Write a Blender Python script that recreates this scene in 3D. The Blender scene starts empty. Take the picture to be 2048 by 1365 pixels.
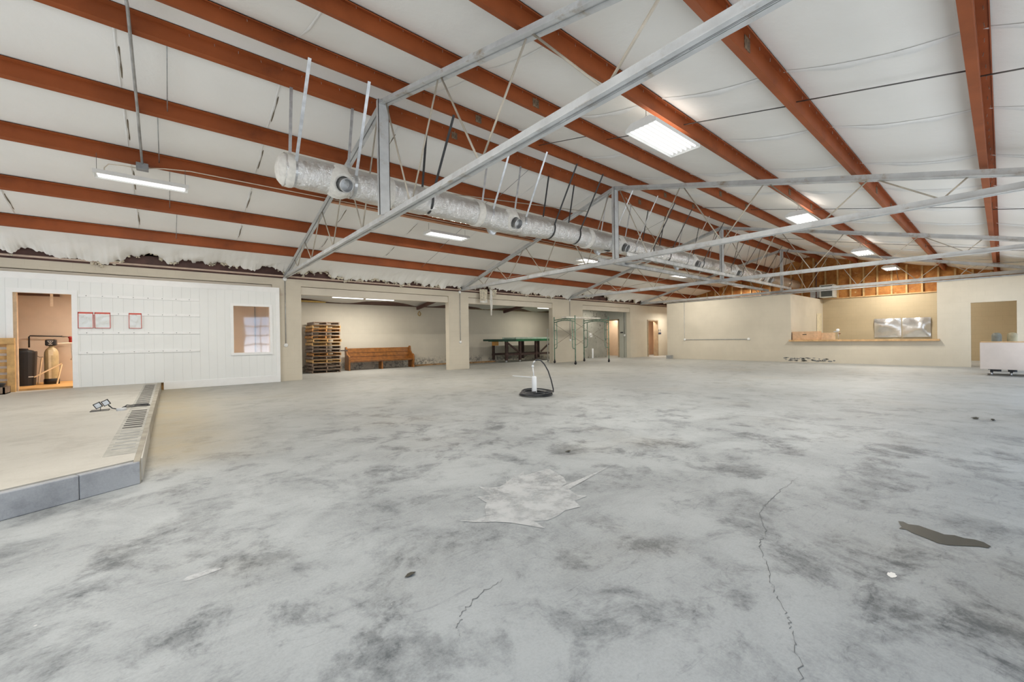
import bpy, math, random
from mathutils import Vector, Matrix, noise

random.seed(7)
S = bpy.context.scene
COL = S.collection
PI = math.pi

# ---------------------------------------------------------------- camera
H = 1.3
YAW, PITCH, ROLL = 0.8734911, -0.00465, -0.013849
f = Vector((math.cos(YAW)*math.cos(PITCH), math.sin(YAW)*math.cos(PITCH), math.sin(PITCH)))
r = f.cross(Vector((0, 0, 1))).normalized()
u = r.cross(f)
r2 = math.cos(ROLL)*r + math.sin(ROLL)*u
u2 = -math.sin(ROLL)*r + math.cos(ROLL)*u
cam_data = bpy.data.cameras.new('camera')
cam = bpy.data.objects.new('camera', cam_data)
COL.objects.link(cam)
m = Matrix((r2, u2, -f)).transposed().to_4x4()
m.translation = Vector((0, 0, H))
cam.matrix_world = m
cam_data.sensor_width = 36
cam_data.lens = 822.094*36/2048
cam_data.clip_start = 0.05
cam_data.clip_end = 200
S.camera = cam

# ---------------------------------------------------------------- world, exposure
W = bpy.data.worlds.new('daylight')
S.world = W
W.use_nodes = True
bg = W.node_tree.nodes['Background']
# sky above the horizon, paving below it brightened to throw light up at the ceiling
_wt = W.node_tree
_tc = _wt.nodes.new('ShaderNodeTexCoord'); _sp = _wt.nodes.new('ShaderNodeSeparateXYZ'); _wt.links.new(_tc.outputs['Generated'], _sp.inputs[0])
_mr = _wt.nodes.new('ShaderNodeMapRange'); _mr.inputs['From Min'].default_value = -.03; _mr.inputs['From Max'].default_value = .03
_wt.links.new(_sp.outputs[2], _mr.inputs['Value'])
_mx = _wt.nodes.new('ShaderNodeMix'); _mx.data_type = 'RGBA'; _wt.links.new(_mr.outputs[0], _mx.inputs[0])
_mx.inputs[6].default_value = (2.45, 2.63, 2.82, 1); _mx.inputs[7].default_value = (1.03, 1.27, 1.58, 1)
_wt.links.new(_mx.outputs[2], bg.inputs[0])
bg.inputs[1].default_value = 1.0
S.view_settings.view_transform = 'Standard'
S.view_settings.look = 'None'
S.view_settings.gamma = 1
S.view_settings.use_curve_mapping = False
S.view_settings.exposure = 0.0
S.cycles.use_denoising = True
S.cycles.max_bounces = 10
S.cycles.diffuse_bounces = 7
S.cycles.glossy_bounces = 4
S.cycles.transmission_bounces = 6
S.cycles.transparent_max_bounces = 8
S.cycles.sample_clamp_indirect = 6
S.cycles.caustics_reflective = False
S.cycles.caustics_refractive = False
LAMP_W = 172.0
UPL = .022          # share of the light that leaves the top slots of the fixtures
LAMP_COL = (1.0, 0.95, 0.86)

# ---------------------------------------------------------------- materials
def newmat(name):
    mt = bpy.data.materials.new(name); mt.use_nodes = True
    nt = mt.node_tree
    return mt, nt, nt.nodes['Principled BSDF']
def coords(nt):
    return nt.nodes.new('ShaderNodeTexCoord').outputs['Object']
def ntex(nt, vec, scale, detail=5, rough=.6, dist=0, stretch=None):
    if stretch:
        mp = nt.nodes.new('ShaderNodeMapping'); mp.inputs['Scale'].default_value = stretch
        if len(stretch) > 3: pass
        nt.links.new(vec, mp.inputs['Vector']); vec = mp.outputs[0]
    n = nt.nodes.new('ShaderNodeTexNoise')
    n.inputs['Scale'].default_value = scale; n.inputs['Detail'].default_value = detail
    n.inputs['Roughness'].default_value = rough; n.inputs['Distortion'].default_value = dist
    nt.links.new(vec, n.inputs['Vector'])
    return n.outputs['Fac']
def ramp(nt, fac, a, b, ca=0.0, cb=1.0):
    n = nt.nodes.new('ShaderNodeMapRange'); n.inputs['From Min'].default_value = a; n.inputs['From Max'].default_value = b
    n.inputs['To Min'].default_value = ca; n.inputs['To Max'].default_value = cb
    n.interpolation_type = 'SMOOTHSTEP'
    nt.links.new(fac, n.inputs['Value']); return n.outputs[0]
def mth(nt, op, a, b=None):
    n = nt.nodes.new('ShaderNodeMath'); n.operation = op
    for i, v in enumerate((a, b)):
        if v is None: continue
        if isinstance(v, (int, float)): n.inputs[i].default_value = v
        else: nt.links.new(v, n.inputs[i])
    return n.outputs[0]
def mixc(nt, fac, a, b):
    n = nt.nodes.new('ShaderNodeMix'); n.data_type = 'RGBA'
    if isinstance(fac, (int, float)): n.inputs[0].default_value = fac
    else: nt.links.new(fac, n.inputs[0])
    for i, v in ((6, a), (7, b)):
        if isinstance(v, (tuple, list)): n.inputs[i].default_value = (*v[:3], 1)
        else: nt.links.new(v, n.inputs[i])
    return n.outputs[2]
def bump(nt, p, h, strength=.3, dist=.02):
    b = nt.nodes.new('ShaderNodeBump'); b.inputs['Strength'].default_value = strength; b.inputs['Distance'].default_value = dist
    nt.links.new(h, b.inputs['Height']); nt.links.new(b.outputs[0], p.inputs['Normal'])

def M(name, col, rough=.6, metal=0, var=.12, scale=6, bmp=0, bscale=40, dark=None, dscale=3, damt=(.55, .75), spec=.5):
    mt, nt, p = newmat(name)
    v = coords(nt)
    n = ntex(nt, v, scale, 6)
    lo = tuple(c*(1-var) for c in col); hi = tuple(min(1, c*(1+var)) for c in col)
    c = mixc(nt, ramp(nt, n, .3, .7), lo, hi)
    if dark:
        d = ntex(nt, v, dscale, 8, .7)
        c = mixc(nt, ramp(nt, d, damt[0], damt[1]), c, dark)
    nt.links.new(c, p.inputs['Base Color'])
    p.inputs['Roughness'].default_value = rough; p.inputs['Metallic'].default_value = metal
    p.inputs['Specular IOR Level'].default_value = spec
    if bmp: bump(nt, p, ntex(nt, v, bscale, 4), bmp)
    return mt
def emis(name, col, s):
    mt, nt, p = newmat(name)
    p.inputs['Base Color'].default_value = (.35, .35, .35, 1)
    p.inputs['Emission Color'].default_value = (*col, 1); p.inputs['Emission Strength'].default_value = s
    return mt

red = M('red_oxide_steel', (.305, .080, .024), .55, 0, .14, 1.2, spec=.25, dark=(.15, .04, .016), dscale=1.1, damt=(.5, .85))
brown_steel = M('dark_brown_steel', (.10, .045, .035), .6, 0, .3, 3)
truss_m = M('pale_grey_truss_paint', (.56, .57, .57), .5, 0, .12, 3, dark=(.34, .27, .19), dscale=2.5, damt=(.54, .72))
rod_m = M('cream_grey_rod_paint', (.47, .42, .34), .5, .1, .2, 2)
dark_rod = M('dark_rod', (.13, .125, .12), .5, .5, .2)
galv = M('galvanised_steel', (.58, .59, .60), .35, .8, .15, 8)
galv_dull = M('dull_galvanised', (.42, .43, .43), .45, .5, .2, 5)
black_strap = M('black_strap', (.03, .03, .032), .5)
white_paint = M('white_enamel', (.82, .82, .80), .4, 0, .03)
pipe_orange = M('peach_painted_pipe', (.50, .24, .12), .5, 0, .15, 3)
pipe_cream = M('cream_pipe', (.70, .62, .50), .5)
wood = M('pale_pine', (.58, .36, .17), .7, 0, .25, 5)
wood2 = M('weathered_pallet_wood', (.46, .22, .07), .8, 0, .5, 6, dark=(.16, .08, .04), dscale=4, damt=(.5, .7))
wood_tan = M('tan_pallet_wood', (.60, .36, .14), .75, 0, .2, 5)
wood_grey = M('grey_brown_wood', (.24, .17, .12), .8, 0, .35, 5)
stud_m = M('stud_lumber', (.52, .34, .15), .8, 0, .25, 3)
black_p = M('black_plastic', (.012, .012, .014), .45)
rubber = M('black_rubber', (.03, .032, .036), .45)
cardboard = M('cardboard', (.62, .40, .24), .85)
green_p = M('dark_green_paint', (.012, .13, .05), .45, 0, .2)
scaf_g = M('faded_green_scaffold_paint', (.17, .27, .20), .5, .1, .3, 8)
brownleg = M('dark_brown_wood', (.055, .03, .025), .7, 0, .3)
pew_w = M('honey_oak_varnish', (.26, .10, .02), .35, 0, .3, 7)
plastic_w = M('white_plastic', (.80, .82, .84), .4, 0, .03)
tape_w = M('white_insulation_tape', (.78, .76, .71), .8, 0, .08, 12, bmp=.5, bscale=25)
screw_m = M('screw_steel', (.5, .48, .45), .4, .6)
tank_tan = M('tan_fibreglass_tank', (.42, .34, .19), .45, 0, .15)
tank_grey = M('grey_green_tank', (.17, .17, .14), .5)
tank_olive = M('olive_tan_tank', (.30, .26, .16), .5)
red_p = M('dull_red_plastic', (.35, .03, .03), .4)
orange_floor = M('plywood_floor', (.62, .36, .13), .7, 0, .2, 3)
lamp_e = emis('lit_tubes', (1, .985, .96), 1.7)
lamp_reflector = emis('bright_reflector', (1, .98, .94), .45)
glow_blue = M('pale_lens', (.75, .80, .85), .2)

def painted_block(name, col, mort=.93, stain=True, col2=None, bw=.41, bh=.205, axis='x', warm=0, panel=False):
    """painted concrete block: object coords, courses in z"""
    mt, nt, p = newmat(name)
    v = coords(nt)
    sep = nt.nodes.new('ShaderNodeSeparateXYZ'); nt.links.new(v, sep.inputs[0])
    cmb = nt.nodes.new('ShaderNodeCombineXYZ')
    nt.links.new(sep.outputs[0 if axis == 'x' else 1], cmb.inputs[0]); nt.links.new(sep.outputs[2], cmb.inputs[1])
    br = nt.nodes.new('ShaderNodeTexBrick')
    nt.links.new(cmb.outputs[0], br.inputs['Vector'])
    br.inputs['Scale'].default_value = 1; br.inputs['Brick Width'].default_value = bw; br.inputs['Row Height'].default_value = bh
    br.inputs['Mortar Size'].default_value = .006; br.inputs['Mortar Smooth'].default_value = .5; br.offset = .5
    n = ntex(nt, v, .8, 6)
    c = mixc(nt, ramp(nt, n, .3, .7), tuple(x*.94 for x in col), tuple(x*1.04 for x in col))
    c2 = mixc(nt, 1.0, c, tuple(x*mort for x in col))
    c = mixc(nt, mth(nt, 'MULTIPLY', br.outputs['Fac'], .55), c, tuple(x*mort for x in col))
    if stain:   # damp peeling paint low on the wall
        low = ramp(nt, sep.outputs[2], .18, .55, 1, 0)
        s = ramp(nt, ntex(nt, v, 8, 8, .75), .47, .55)
        s2 = ramp(nt, ntex(nt, v, .9, 3), .32, .48)
        k = mth(nt, 'MULTIPLY', mth(nt, 'MULTIPLY', low, s), s2)
        c = mixc(nt, mth(nt, 'MULTIPLY', k, .8), c, (.16, .15, .13))
    nt.links.new(c, p.inputs['Base Color']); p.inputs['Roughness'].default_value = .65
    inv = mth(nt, 'SUBTRACT', 1, br.outputs['Fac'])
    bump(nt, p, mth(nt, 'ADD', inv, mth(nt, 'MULTIPLY', ntex(nt, v, 60, 3), .4)), .25, .006)
    return mt
beige = painted_block('beige_painted_block', (.63, .57, .46), stain=False)
beige_stained = painted_block('beige_painted_block_damp', (.62, .57, .47), stain=True)
beige_far = painted_block('cream_painted_block', (.64, .58, .47), stain=False, axis='y')
cream_board = M('cream_painted_board', (.66, .60, .50), .6, 0, .04, 1)
back_tan = painted_block('tan_painted_block', (.52, .42, .27), stain=False, axis='y', mort=.8)
util_wall = M('pinkish_tan_board', (.57, .48, .39), .7, 0, .08, .8)
salmon = M('salmon_wall', (.66, .47, .32), .7, 0, .08, .8)
grey_green = M('grey_green_paint', (.42, .42, .36), .6, 0, .06, 1)
patchy = M('grey_green_patched_block', (.42, .41, .35), .7, 0, .1, 2, dark=(.18, .17, .15), dscale=5, damt=(.58, .62))

def concrete(name, light, darkc, tan, amt=1.0, fore=True):
    mt, nt, p = newmat(name)
    v = coords(nt)
    sep = nt.nodes.new('ShaderNodeSeparateXYZ'); nt.links.new(v, sep.inputs[0])
    big = ramp(nt, ntex(nt, v, .55, 4, .55, .25), .40, .62)          # broad clouds
    med = ramp(nt, ntex(nt, v, 2.0, 12, .70, .35), .47, .63)         # blotches with broken edges
    fine = ramp(nt, ntex(nt, v, 9, 10, .78, .2), .44, .64)           # mottling
    grit = ntex(nt, v, 70, 4, .7)
    wisp = ramp(nt, ntex(nt, v, 3.2, 12, .74, 1.6, (1, 2.2, 1)), .555, .66)
    k = mth(nt, 'MULTIPLY', med, mth(nt, 'ADD', mth(nt, 'MULTIPLY', big, .38), .20))
    k = mth(nt, 'ADD', k, mth(nt, 'MULTIPLY', fine, mth(nt, 'ADD', mth(nt, 'MULTIPLY', med, .22), .05)))
    k = mth(nt, 'ADD', k, mth(nt, 'MULTIPLY', wisp, .20))
    cloud = ramp(nt, ntex(nt, v, 1.05, 9, .68, .5), .34, .66)
    k = mth(nt, 'ADD', k, mth(nt, 'MULTIPLY', cloud, .30))
    scr = mth(nt, 'ADD', ramp(nt, ntex(nt, v, 5.5, 8, .8, .5, (1, 5, 1)), .54, .70), ramp(nt, ntex(nt, v, 5.0, 8, .8, .5, (4.5, 1.2, 1)), .56, .72))
    k = mth(nt, 'ADD', k, mth(nt, 'MULTIPLY', scr, mth(nt, 'ADD', mth(nt, 'MULTIPLY', cloud, .26), .06)))
    if fore:
        # the worn, stained part of the slab
        dx = mth(nt, 'SUBTRACT', sep.outputs[0], 2.6); dy = mth(nt, 'SUBTRACT', sep.outputs[1], 1.6)
        d = mth(nt, 'SQRT', mth(nt, 'ADD', mth(nt, 'MULTIPLY', dx, dx), mth(nt, 'MULTIPLY', dy, dy)))
        k = mth(nt, 'MULTIPLY', k, ramp(nt, d, 1.5, 9.5, 1.12, .46))
    k = mth(nt, 'MULTIPLY', k, amt)
    k = mth(nt, 'MAXIMUM', mth(nt, 'ADD', k, mth(nt, 'MULTIPLY', mth(nt, 'SUBTRACT', grit, .5), .55)), 0.0)
    k = mth(nt, 'MINIMUM', k, 1.0)
    c = mixc(nt, k, light, darkc)
    t = ramp(nt, ntex(nt, v, .5, 4), .5, .8)
    if fore:
        band = ramp(nt, sep.outputs[0], .1, 1.6, 1.0, 0.0)
        band = mth(nt, 'MULTIPLY', band, ramp(nt, sep.outputs[1], 5.0, 7.0))
        t = mth(nt, 'ADD', mth(nt, 'MULTIPLY', t, .35), mth(nt, 'MULTIPLY', band, .6))
        yy = ramp(nt, sep.outputs[1], 3.0, 12.0, 0, .5)
        xx = ramp(nt, sep.outputs[0], 5.0, 20.0, 0, .35)
        t = mth(nt, 'MINIMUM', mth(nt, 'ADD', t, mth(nt, 'MAXIMUM', yy, xx)), .9)
    c = mixc(nt, t, c, mixc(nt, k, tan, tuple(x*.5 for x in tan)))
    if fore:   # yellowish dust washed along the foot of the curb
        yb = mth(nt, 'MULTIPLY', ramp(nt, sep.outputs[0], -.1, .95, 1.0, 0.0), ramp(nt, sep.outputs[1], 5.1, 6.6))
        yb = mth(nt, 'MULTIPLY', yb, ramp(nt, ntex(nt, v, 1.6, 6, .7), .30, .62, .35, 1))
        c = mixc(nt, mth(nt, 'MULTIPLY', yb, .7), c, (.42, .345, .215))
    # white specks of plaster
    vo = nt.nodes.new('ShaderNodeTexVoronoi'); vo.inputs['Scale'].default_value = 3.2
    nt.links.new(v, vo.inputs['Vector'])
    sp = ramp(nt, vo.outputs['Distance'], .012, .028, .8, 0)
    sp = mth(nt, 'MULTIPLY', sp, ramp(nt, ntex(nt, v, 1.3, 2), .5, .55))
    c = mixc(nt, sp, c, (.62, .62, .61))
    nt.links.new(c, p.inputs['Base Color'])
    p.inputs['Roughness'].default_value = .55
    p.inputs['Specular IOR Level'].default_value = .3
    bump(nt, p, mth(nt, 'ADD', ntex(nt, v, 45, 5, .7), mth(nt, 'MULTIPLY', ntex(nt, v, 4, 6), .6)), .12, .01)
    return mt
floor_m = concrete('worn_concrete_floor', (.385, .408, .420), (.095, .106, .116), (.43, .405, .345))
ramp_m = concrete('pale_concrete_slab', (.52, .50, .45), (.34, .32, .28), (.53, .49, .42), .6, fore=False)
curb_m = concrete('grey_concrete_curb', (.38, .395, .42), (.21, .22, .24), (.36, .37, .385), .9, fore=False)

def ceiling_mat():
    mt, nt, p = newmat('white_vinyl_insulation_facing')
    v = coords(nt)
    c = mixc(nt, ramp(nt, ntex(nt, v, .5, 5), .3, .7), (.84, .83, .795), (.89, .88, .85))
    st = ramp(nt, ntex(nt, v, 3, 8, .75, 0, (3.5, .6, 1)), .64, .78)
    st = mth(nt, 'MULTIPLY', st, ramp(nt, ntex(nt, v, .35, 2), .52, .66))
    c = mixc(nt, mth(nt, 'MULTIPLY', st, .35), c, (.40, .38, .34))
    nt.links.new(c, p.inputs['Base Color']); p.inputs['Roughness'].default_value = .55
    bump(nt, p, mth(nt, 'ADD', ntex(nt, v, 1.6, 4, .6), mth(nt, 'MULTIPLY', ntex(nt, v, 90, 2), .05)), .35, .05)
    return mt
ceil_m = ceiling_mat()
torn_m = M('yellowed_torn_insulation', (.62, .56, .44), .9, 0, .3, 14, bmp=.8, bscale=30)
seam_white = M('white_seam_fold', (.84, .84, .82), .45, 0, .03)
seam_dark = M('gap_in_insulation', (.16, .13, .09), .9)

def foil_mat():
    mt, nt, p = newmat('crinkled_foil')
    v = coords(nt)
    p.inputs['Base Color'].default_value = (.86, .86, .85, 1)
    p.inputs['Metallic'].default_value = 1.0; p.inputs['Roughness'].default_value = .19
    a = ntex(nt, v, 6, 6, .7, 2.0, (1.6, 1, .6)); b = ntex(nt, v, 15, 4, .6, 1.5)
    bump(nt, p, mth(nt, 'ADD', a, mth(nt, 'MULTIPLY', b, .3)), .7, .06)
    return mt
foil = foil_mat()
foil_flat = M('dull_foil_sheet', (.86, .86, .86), .22, .9, .08, 3, bmp=.9, bscale=2.2)

def grooved(name, col, pitch, axis=0, off=0.0):
    mt, nt, p = newmat(name)
    v = coords(nt); sep = nt.nodes.new('ShaderNodeSeparateXYZ'); nt.links.new(v, sep.inputs[0])
    fr = mth(nt, 'FRACT', mth(nt, 'MULTIPLY', mth(nt, 'ADD', sep.outputs[axis], off+50), 1/pitch))
    g = ramp(nt, mth(nt, 'ABSOLUTE', mth(nt, 'SUBTRACT', fr, .5)), .0, .03, 0, 1)
    n = ntex(nt, v, 1.2, 5)
    c = mixc(nt, ramp(nt, n, .3, .7), tuple(x*.97 for x in col), col)
    c = mixc(nt, g, tuple(x*.86 for x in col), c)
    nt.links.new(c, p.inputs['Base Color']); p.inputs['Roughness'].default_value = .4
    bump(nt, p, g, .5, .006)
    return mt
panel_m = grooved('white_grooved_panelling', (.86, .87, .85), .205)

def insul_mat():
    mt, nt, p = newmat('brown_paper_faced_batts')
    v = coords(nt)
    c = mixc(nt, ramp(nt, ntex(nt, v, 2.2, 7, .65), .3, .7), (.30, .105, .022), (.52, .24, .06))
    c = mixc(nt, ramp(nt, ntex(nt, v, 4, 6, .7, 0, (1, 1, 3)), .62, .72), c, (.62, .50, .28))
    nt.links.new(c, p.inputs['Base Color']); p.inputs['Roughness'].default_value = .8
    bump(nt, p, ntex(nt, v, 8, 4), .5, .03)
    return mt
batt_m = insul_mat()
glass_m, _nt, _p = newmat('window_film')
_tr = _nt.nodes.new('ShaderNodeBsdfTransparent'); _gl = _nt.nodes.new('ShaderNodeBsdfGlossy'); _gl.inputs['Roughness'].default_value = .04
_ms = _nt.nodes.new('ShaderNodeMixShader'); _ms.inputs[0].default_value = .22
_bp = _nt.nodes.new('ShaderNodeBump'); _bp.inputs['Strength'].default_value = .12; _bp.inputs['Distance'].default_value = .05
_nt.links.new(ntex(_nt, coords(_nt), .9, 1), _bp.inputs['Height']); _nt.links.new(_bp.outputs[0], _gl.inputs['Normal'])
_nt.links.new(_tr.outputs[0], _ms.inputs[1]); _nt.links.new(_gl.outputs[0], _ms.inputs[2])
_nt.links.new(_ms.outputs[0], _nt.nodes['Material Output'].inputs[0])
clear_m, _nt, _p = newmat('clear_plastic_sleeve')
_p.inputs['Base Color'].default_value = (.72, .74, .72, 1); _p.inputs['Roughness'].default_value = .1; _p.inputs['Coat Weight'].default_value = 1
bump(_nt, _p, ntex(_nt, coords(_nt), 9, 3), .6, .02)
redtape = M('red_edging', (.62, .10, .07), .5)
puddle_m, _nt, _p = newmat('dark_wet_patch')
_p.inputs['Base Color'].default_value = (.035, .036, .026, 1); _p.inputs['Roughness'].default_value = .35

# ---------------------------------------------------------------- mesh helper
def wloc(o):
    v = Vector((0, 0, 0))
    while o is not None:
        v += o.location; o = o.parent
    return v
def tag(o, label=None, cat=None, group=None, kind=None):
    for k, v in (('label', label), ('category', cat), ('group', group), ('kind', kind)):
        if v: o[k] = v
    return o
def thing(name, label, cat, loc, group=None):
    o = bpy.data.objects.new(name, None); COL.objects.link(o)
    o.empty_display_size = .1; o.location = loc
    return tag(o, label, cat, group)
class MB:
    def __init__(s): s.v = []; s.f = []; s.sm = []
    def add(s, vs, fs, smooth=False):
        b = len(s.v); s.v += [Vector(x) for x in vs]
        for q in fs: s.f.append([b+i for i in q]); s.sm.append(smooth)
        return s
    def box(s, x0, x1, y0, y1, z0, z1):
        vs = [(x, y, z) for z in (z0, z1) for y in (y0, y1) for x in (x0, x1)]
        return s.add(vs, [(0, 2, 3, 1), (4, 5, 7, 6), (0, 1, 5, 4), (2, 6, 7, 3), (0, 4, 6, 2), (1, 3, 7, 5)])
    def beam(s, p, q, w, h, up=(0, 0, 1), o=(0, 0)):
        """box along p-q, w across, h along up; o = (side, up) offset"""
        p = Vector(p); q = Vector(q); d = (q-p).normalized(); up = Vector(up)
        sd = d.cross(up).normalized(); un = sd.cross(d).normalized()
        vs = []
        for c in (p, q):
            for a in (-.5, .5):
                for b in (-.5, .5): vs.append(c + sd*(a*w+o[0]) + un*(b*h+o[1]))
        return s.add(vs, [(0, 2, 3, 1), (4, 5, 7, 6), (0, 1, 5, 4), (2, 6, 7, 3), (0, 4, 6, 2), (1, 3, 7, 5)])
    def tube(s, path, rad, n=8, closed=False, cap=True):
        P = [Vector(x) for x in path]; rings = []; k = len(P)
        t0 = (P[1]-P[0]).normalized()
        a = Vector((0, 0, 1)) if abs(t0.z) < .9 else Vector((1, 0, 0))
        nrm = t0.cross(a).normalized()
        vs = []; fs = []
        for i in range(k):
            if closed: t = (P[(i+1) % k]-P[i-1]).normalized()
            else: t = (P[min(i+1, k-1)]-P[max(i-1, 0)]).normalized()
            nrm = (nrm - t*nrm.dot(t)).normalized(); b = t.cross(nrm)
            rr = rad[i] if isinstance(rad, (list, tuple)) else rad
            for j in range(n):
                an = 2*PI*j/n; vs.append(P[i] + (nrm*math.cos(an)+b*math.sin(an))*rr)
        for i in range(k if closed else k-1):
            for j in range(n):
                i2 = (i+1) % k
                fs.append((i*n+j, i*n+(j+1) % n, i2*n+(j+1) % n, i2*n+j))
        s.add(vs, fs, n > 5)
        if cap and not closed:
            b0 = len(s.v)-k*n
            s.f.append([b0+j for j in range(n)][::-1]); s.sm.append(False)
            s.f.append([b0+(k-1)*n+j for j in range(n)]); s.sm.append(False)
        return s
    def lathe(s, prof, c, n=24, axis=(0, 0, 1)):
        ax = Vector(axis).normalized(); a = Vector((1, 0, 0)) if abs(ax.x) < .9 else Vector((0, 1, 0))
        e1 = ax.cross(a).normalized(); e2 = ax.cross(e1); c = Vector(c); vs = []; fs = []
        for rr, z in prof:
            for j in range(n):
                an = 2*PI*j/n; vs.append(c + ax*z + (e1*math.cos(an)+e2*math.sin(an))*rr)
        for i in range(len(prof)-1):
            for j in range(n): fs.append((i*n+j, i*n+(j+1) % n, (i+1)*n+(j+1) % n, (i+1)*n+j))
        return s.add(vs, fs, True)
    def prism(s, pts, vec):
        """polygon pts (3D) extruded by vec"""
        k = len(pts); P = [Vector(p) for p in pts]; vec = Vector(vec)
        fs = [tuple(range(k))[::-1], tuple(range(k, 2*k))] + [(i, (i+1) % k, k+(i+1) % k, k+i) for i in range(k)]
        return s.add(P+[p+vec for p in P], fs)
    def grid(s, fn, nu, nv, smooth=True):
        vs = [fn(i/nu, j/nv) for i in range(nu+1) for j in range(nv+1)]
        fs = [(i*(nv+1)+j, (i+1)*(nv+1)+j, (i+1)*(nv+1)+j+1, i*(nv+1)+j+1) for i in range(nu) for j in range(nv)]
        return s.add(vs, fs, smooth)
    def build(s, name, mat, parent=None, origin=None, bevel=0, label=None):
        if parent is not None: o0 = wloc(parent)
        elif origin == 'base':
            xs = [v.x for v in s.v]; ys = [v.y for v in s.v]
            o0 = Vector(((min(xs)+max(xs))/2, (min(ys)+max(ys))/2, min(v.z for v in s.v)))
        elif origin is not None: o0 = Vector(origin)
        else: o0 = Vector((0, 0, 0))
        me = bpy.data.meshes.new(name)
        me.from_pydata([tuple(v-o0) for v in s.v], [], s.f)
        me.polygons.foreach_set('use_smooth', s.sm)
        me.materials.append(mat); me.update()
        o = bpy.data.objects.new(name, me); COL.objects.link(o)
        if parent is not None: o.parent = parent
        else: o.location = o0
        if bevel:
            md = o.modifiers.new('bevel', 'BEVEL'); md.width = bevel; md.segments = 2; md.limit_method = 'ANGLE'
        if label: o['label'] = label
        return o
def struct(name, mb, mat, parent=None, **k):
    o = mb.build(name, mat, parent, **k)
    if parent is None: o['kind'] = 'structure'
    return o
def copy_tree(o, parent=None):
    c = o.copy(); COL.objects.link(c); c.parent = parent
    for k in ('label', 'category', 'group'):
        pass
    for ch in [x for x in bpy.data.objects if x.parent == o]: copy_tree(ch, c)
    return c

ORD = ['first', 'second', 'third', 'fourth', 'fifth', 'sixth', 'seventh', 'eighth', 'ninth', 'tenth', 'eleventh', 'twelfth',
       'thirteenth', 'fourteenth', 'fifteenth', 'sixteenth', 'seventeenth', 'eighteenth', 'nineteenth', 'twentieth', 'twenty-first', 'twenty-second']

# ---------------------------------------------------------------- setting: floor, walls
X0, X1 = -7.0, 28.9        # length of the hall
YR, YL, YA = -1.0, 15.4, 19.3
RIDGE = 7.2
def pb(y):                 # underside of purlins
    return 5.71 - .255*abs(y-RIDGE)

floor = struct('floor', MB().box(X0, X1, YR, YA, -.2, 0), floor_m)

# white plaster splash on the slab, cracks
def ragged_patch(cx, cy, rx, ry, n=90, seed=1, amp=.35, z=.002, spikes=()):
    rnd = random.Random(seed); pts = []
    for i in range(n):
        a = 2*PI*i/n
        k = 1 + amp*noise.noise(Vector((math.cos(a)*2.2, math.sin(a)*2.2, seed*3.1))) + .13*noise.noise(Vector((math.cos(a)*9, math.sin(a)*9, seed)))
        for (sa, sl) in spikes:
            if abs(((a-sa+PI) % (2*PI))-PI) < .032: k += sl
        pts.append((cx+rx*k*math.cos(a), cy+ry*k*math.sin(a), z))
    return MB().add([(cx, cy, z)]+pts, [(0, i+1, (i+1) % n+1) for i in range(n)])
splash_m, _nt, _p = newmat('white_plaster_stain')
_p.inputs['Base Color'].default_value = (.53, .545, .555, 1); _p.inputs['Roughness'].default_value = .6
_v = coords(_nt)
_n = ramp(_nt, ntex(_nt, _v, 5, 8, .7), .32, .60, .25, .85)
_nt.links.new(_n, _p.inputs['Alpha'])
SP = [(1.58, 2.512), (1.672, 2.438), (1.774, 2.434), (1.845, 2.556), (1.923, 2.636), (1.936, 2.788), (2.045, 2.746), (2.085, 2.985), (2.114, 2.894), (2.204, 2.844), (2.317, 2.874), (2.5, 3.108), (2.355, 2.907), (2.439, 2.937), (2.523, 3.009), (2.483, 2.933), (2.669, 3.033), (2.587, 2.913), (2.748, 2.921), (2.896, 2.908), (2.846, 2.753), (2.813, 2.633), (2.718, 2.51), (2.609, 2.478), (2.954, 2.505), (3.439, 2.556), (2.926, 2.459), (2.625, 2.401), (2.574, 2.269), (2.623, 2.196), (2.469, 2.198), (2.417, 2.092), (2.274, 2.123), (2.157, 2.092), (2.058, 2.093), (1.975, 2.147), (1.959, 2.012), (1.893, 2.138), (1.837, 2.241), (1.772, 2.315), (1.654, 2.412)]
MB().add([(x, y, .004) for x, y in SP], [tuple(range(len(SP)))[::-1]]).build('plaster_splash', splash_m, floor, label='white splash of dried plaster')
ragged_patch(.12, 2.9, .09, .03, 30, 5, .3, .002).build('paint_spot', splash_m, floor, label='small white spot')
ragged_patch(2.97, .39, .035, .018, 24, 8, .3, .002).build('paint_spot', white_paint, floor, label='small white spot')
crack_m = M('crack_shadow', (.14, .145, .15), .9)
crack_l = M('crack_lip', (.42, .42, .42), .8)
def crack(pts, w, seed):
    rnd = random.Random(seed); P = []
    for a, b in zip(pts, pts[1:]):
        for k in range(9):
            t = k/9; P.append((a[0]+(b[0]-a[0])*t+rnd.uniform(-.008, .008), a[1]+(b[1]-a[1])*t+rnd.uniform(-.011, .011)))
    mb = MB(); n = len(P); vs = []
    for i, (x, y) in enumerate(P):
        ww = w*(.25+.9*rnd.random())*min(1, (n-i)/12, (i+3)/10)
        vs += [(x, y-ww, .002), (x, y+ww, .002)]
    mb.add(vs, [(2*i, 2*i+2, 2*i+3, 2*i+1) for i in range(n-1)])
    mb.build('crack', crack_m, floor)
crack([(4.41, 1.21), (3.87, 1.2), (3.5, 1.18), (3.28, 1.14), (3.01, 1.01), (2.8, .98), (2.54, .84), (2.35, .76), (2.19, .65), (2.07, .59), (1.89, .52), (1.6, .42)], .0020, 1)
crack([(1.37, 1.74), (1.2, 1.72), (1.06, 1.66), (.98, 1.58), (.95, 1.49)], .0028, 2)

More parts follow.
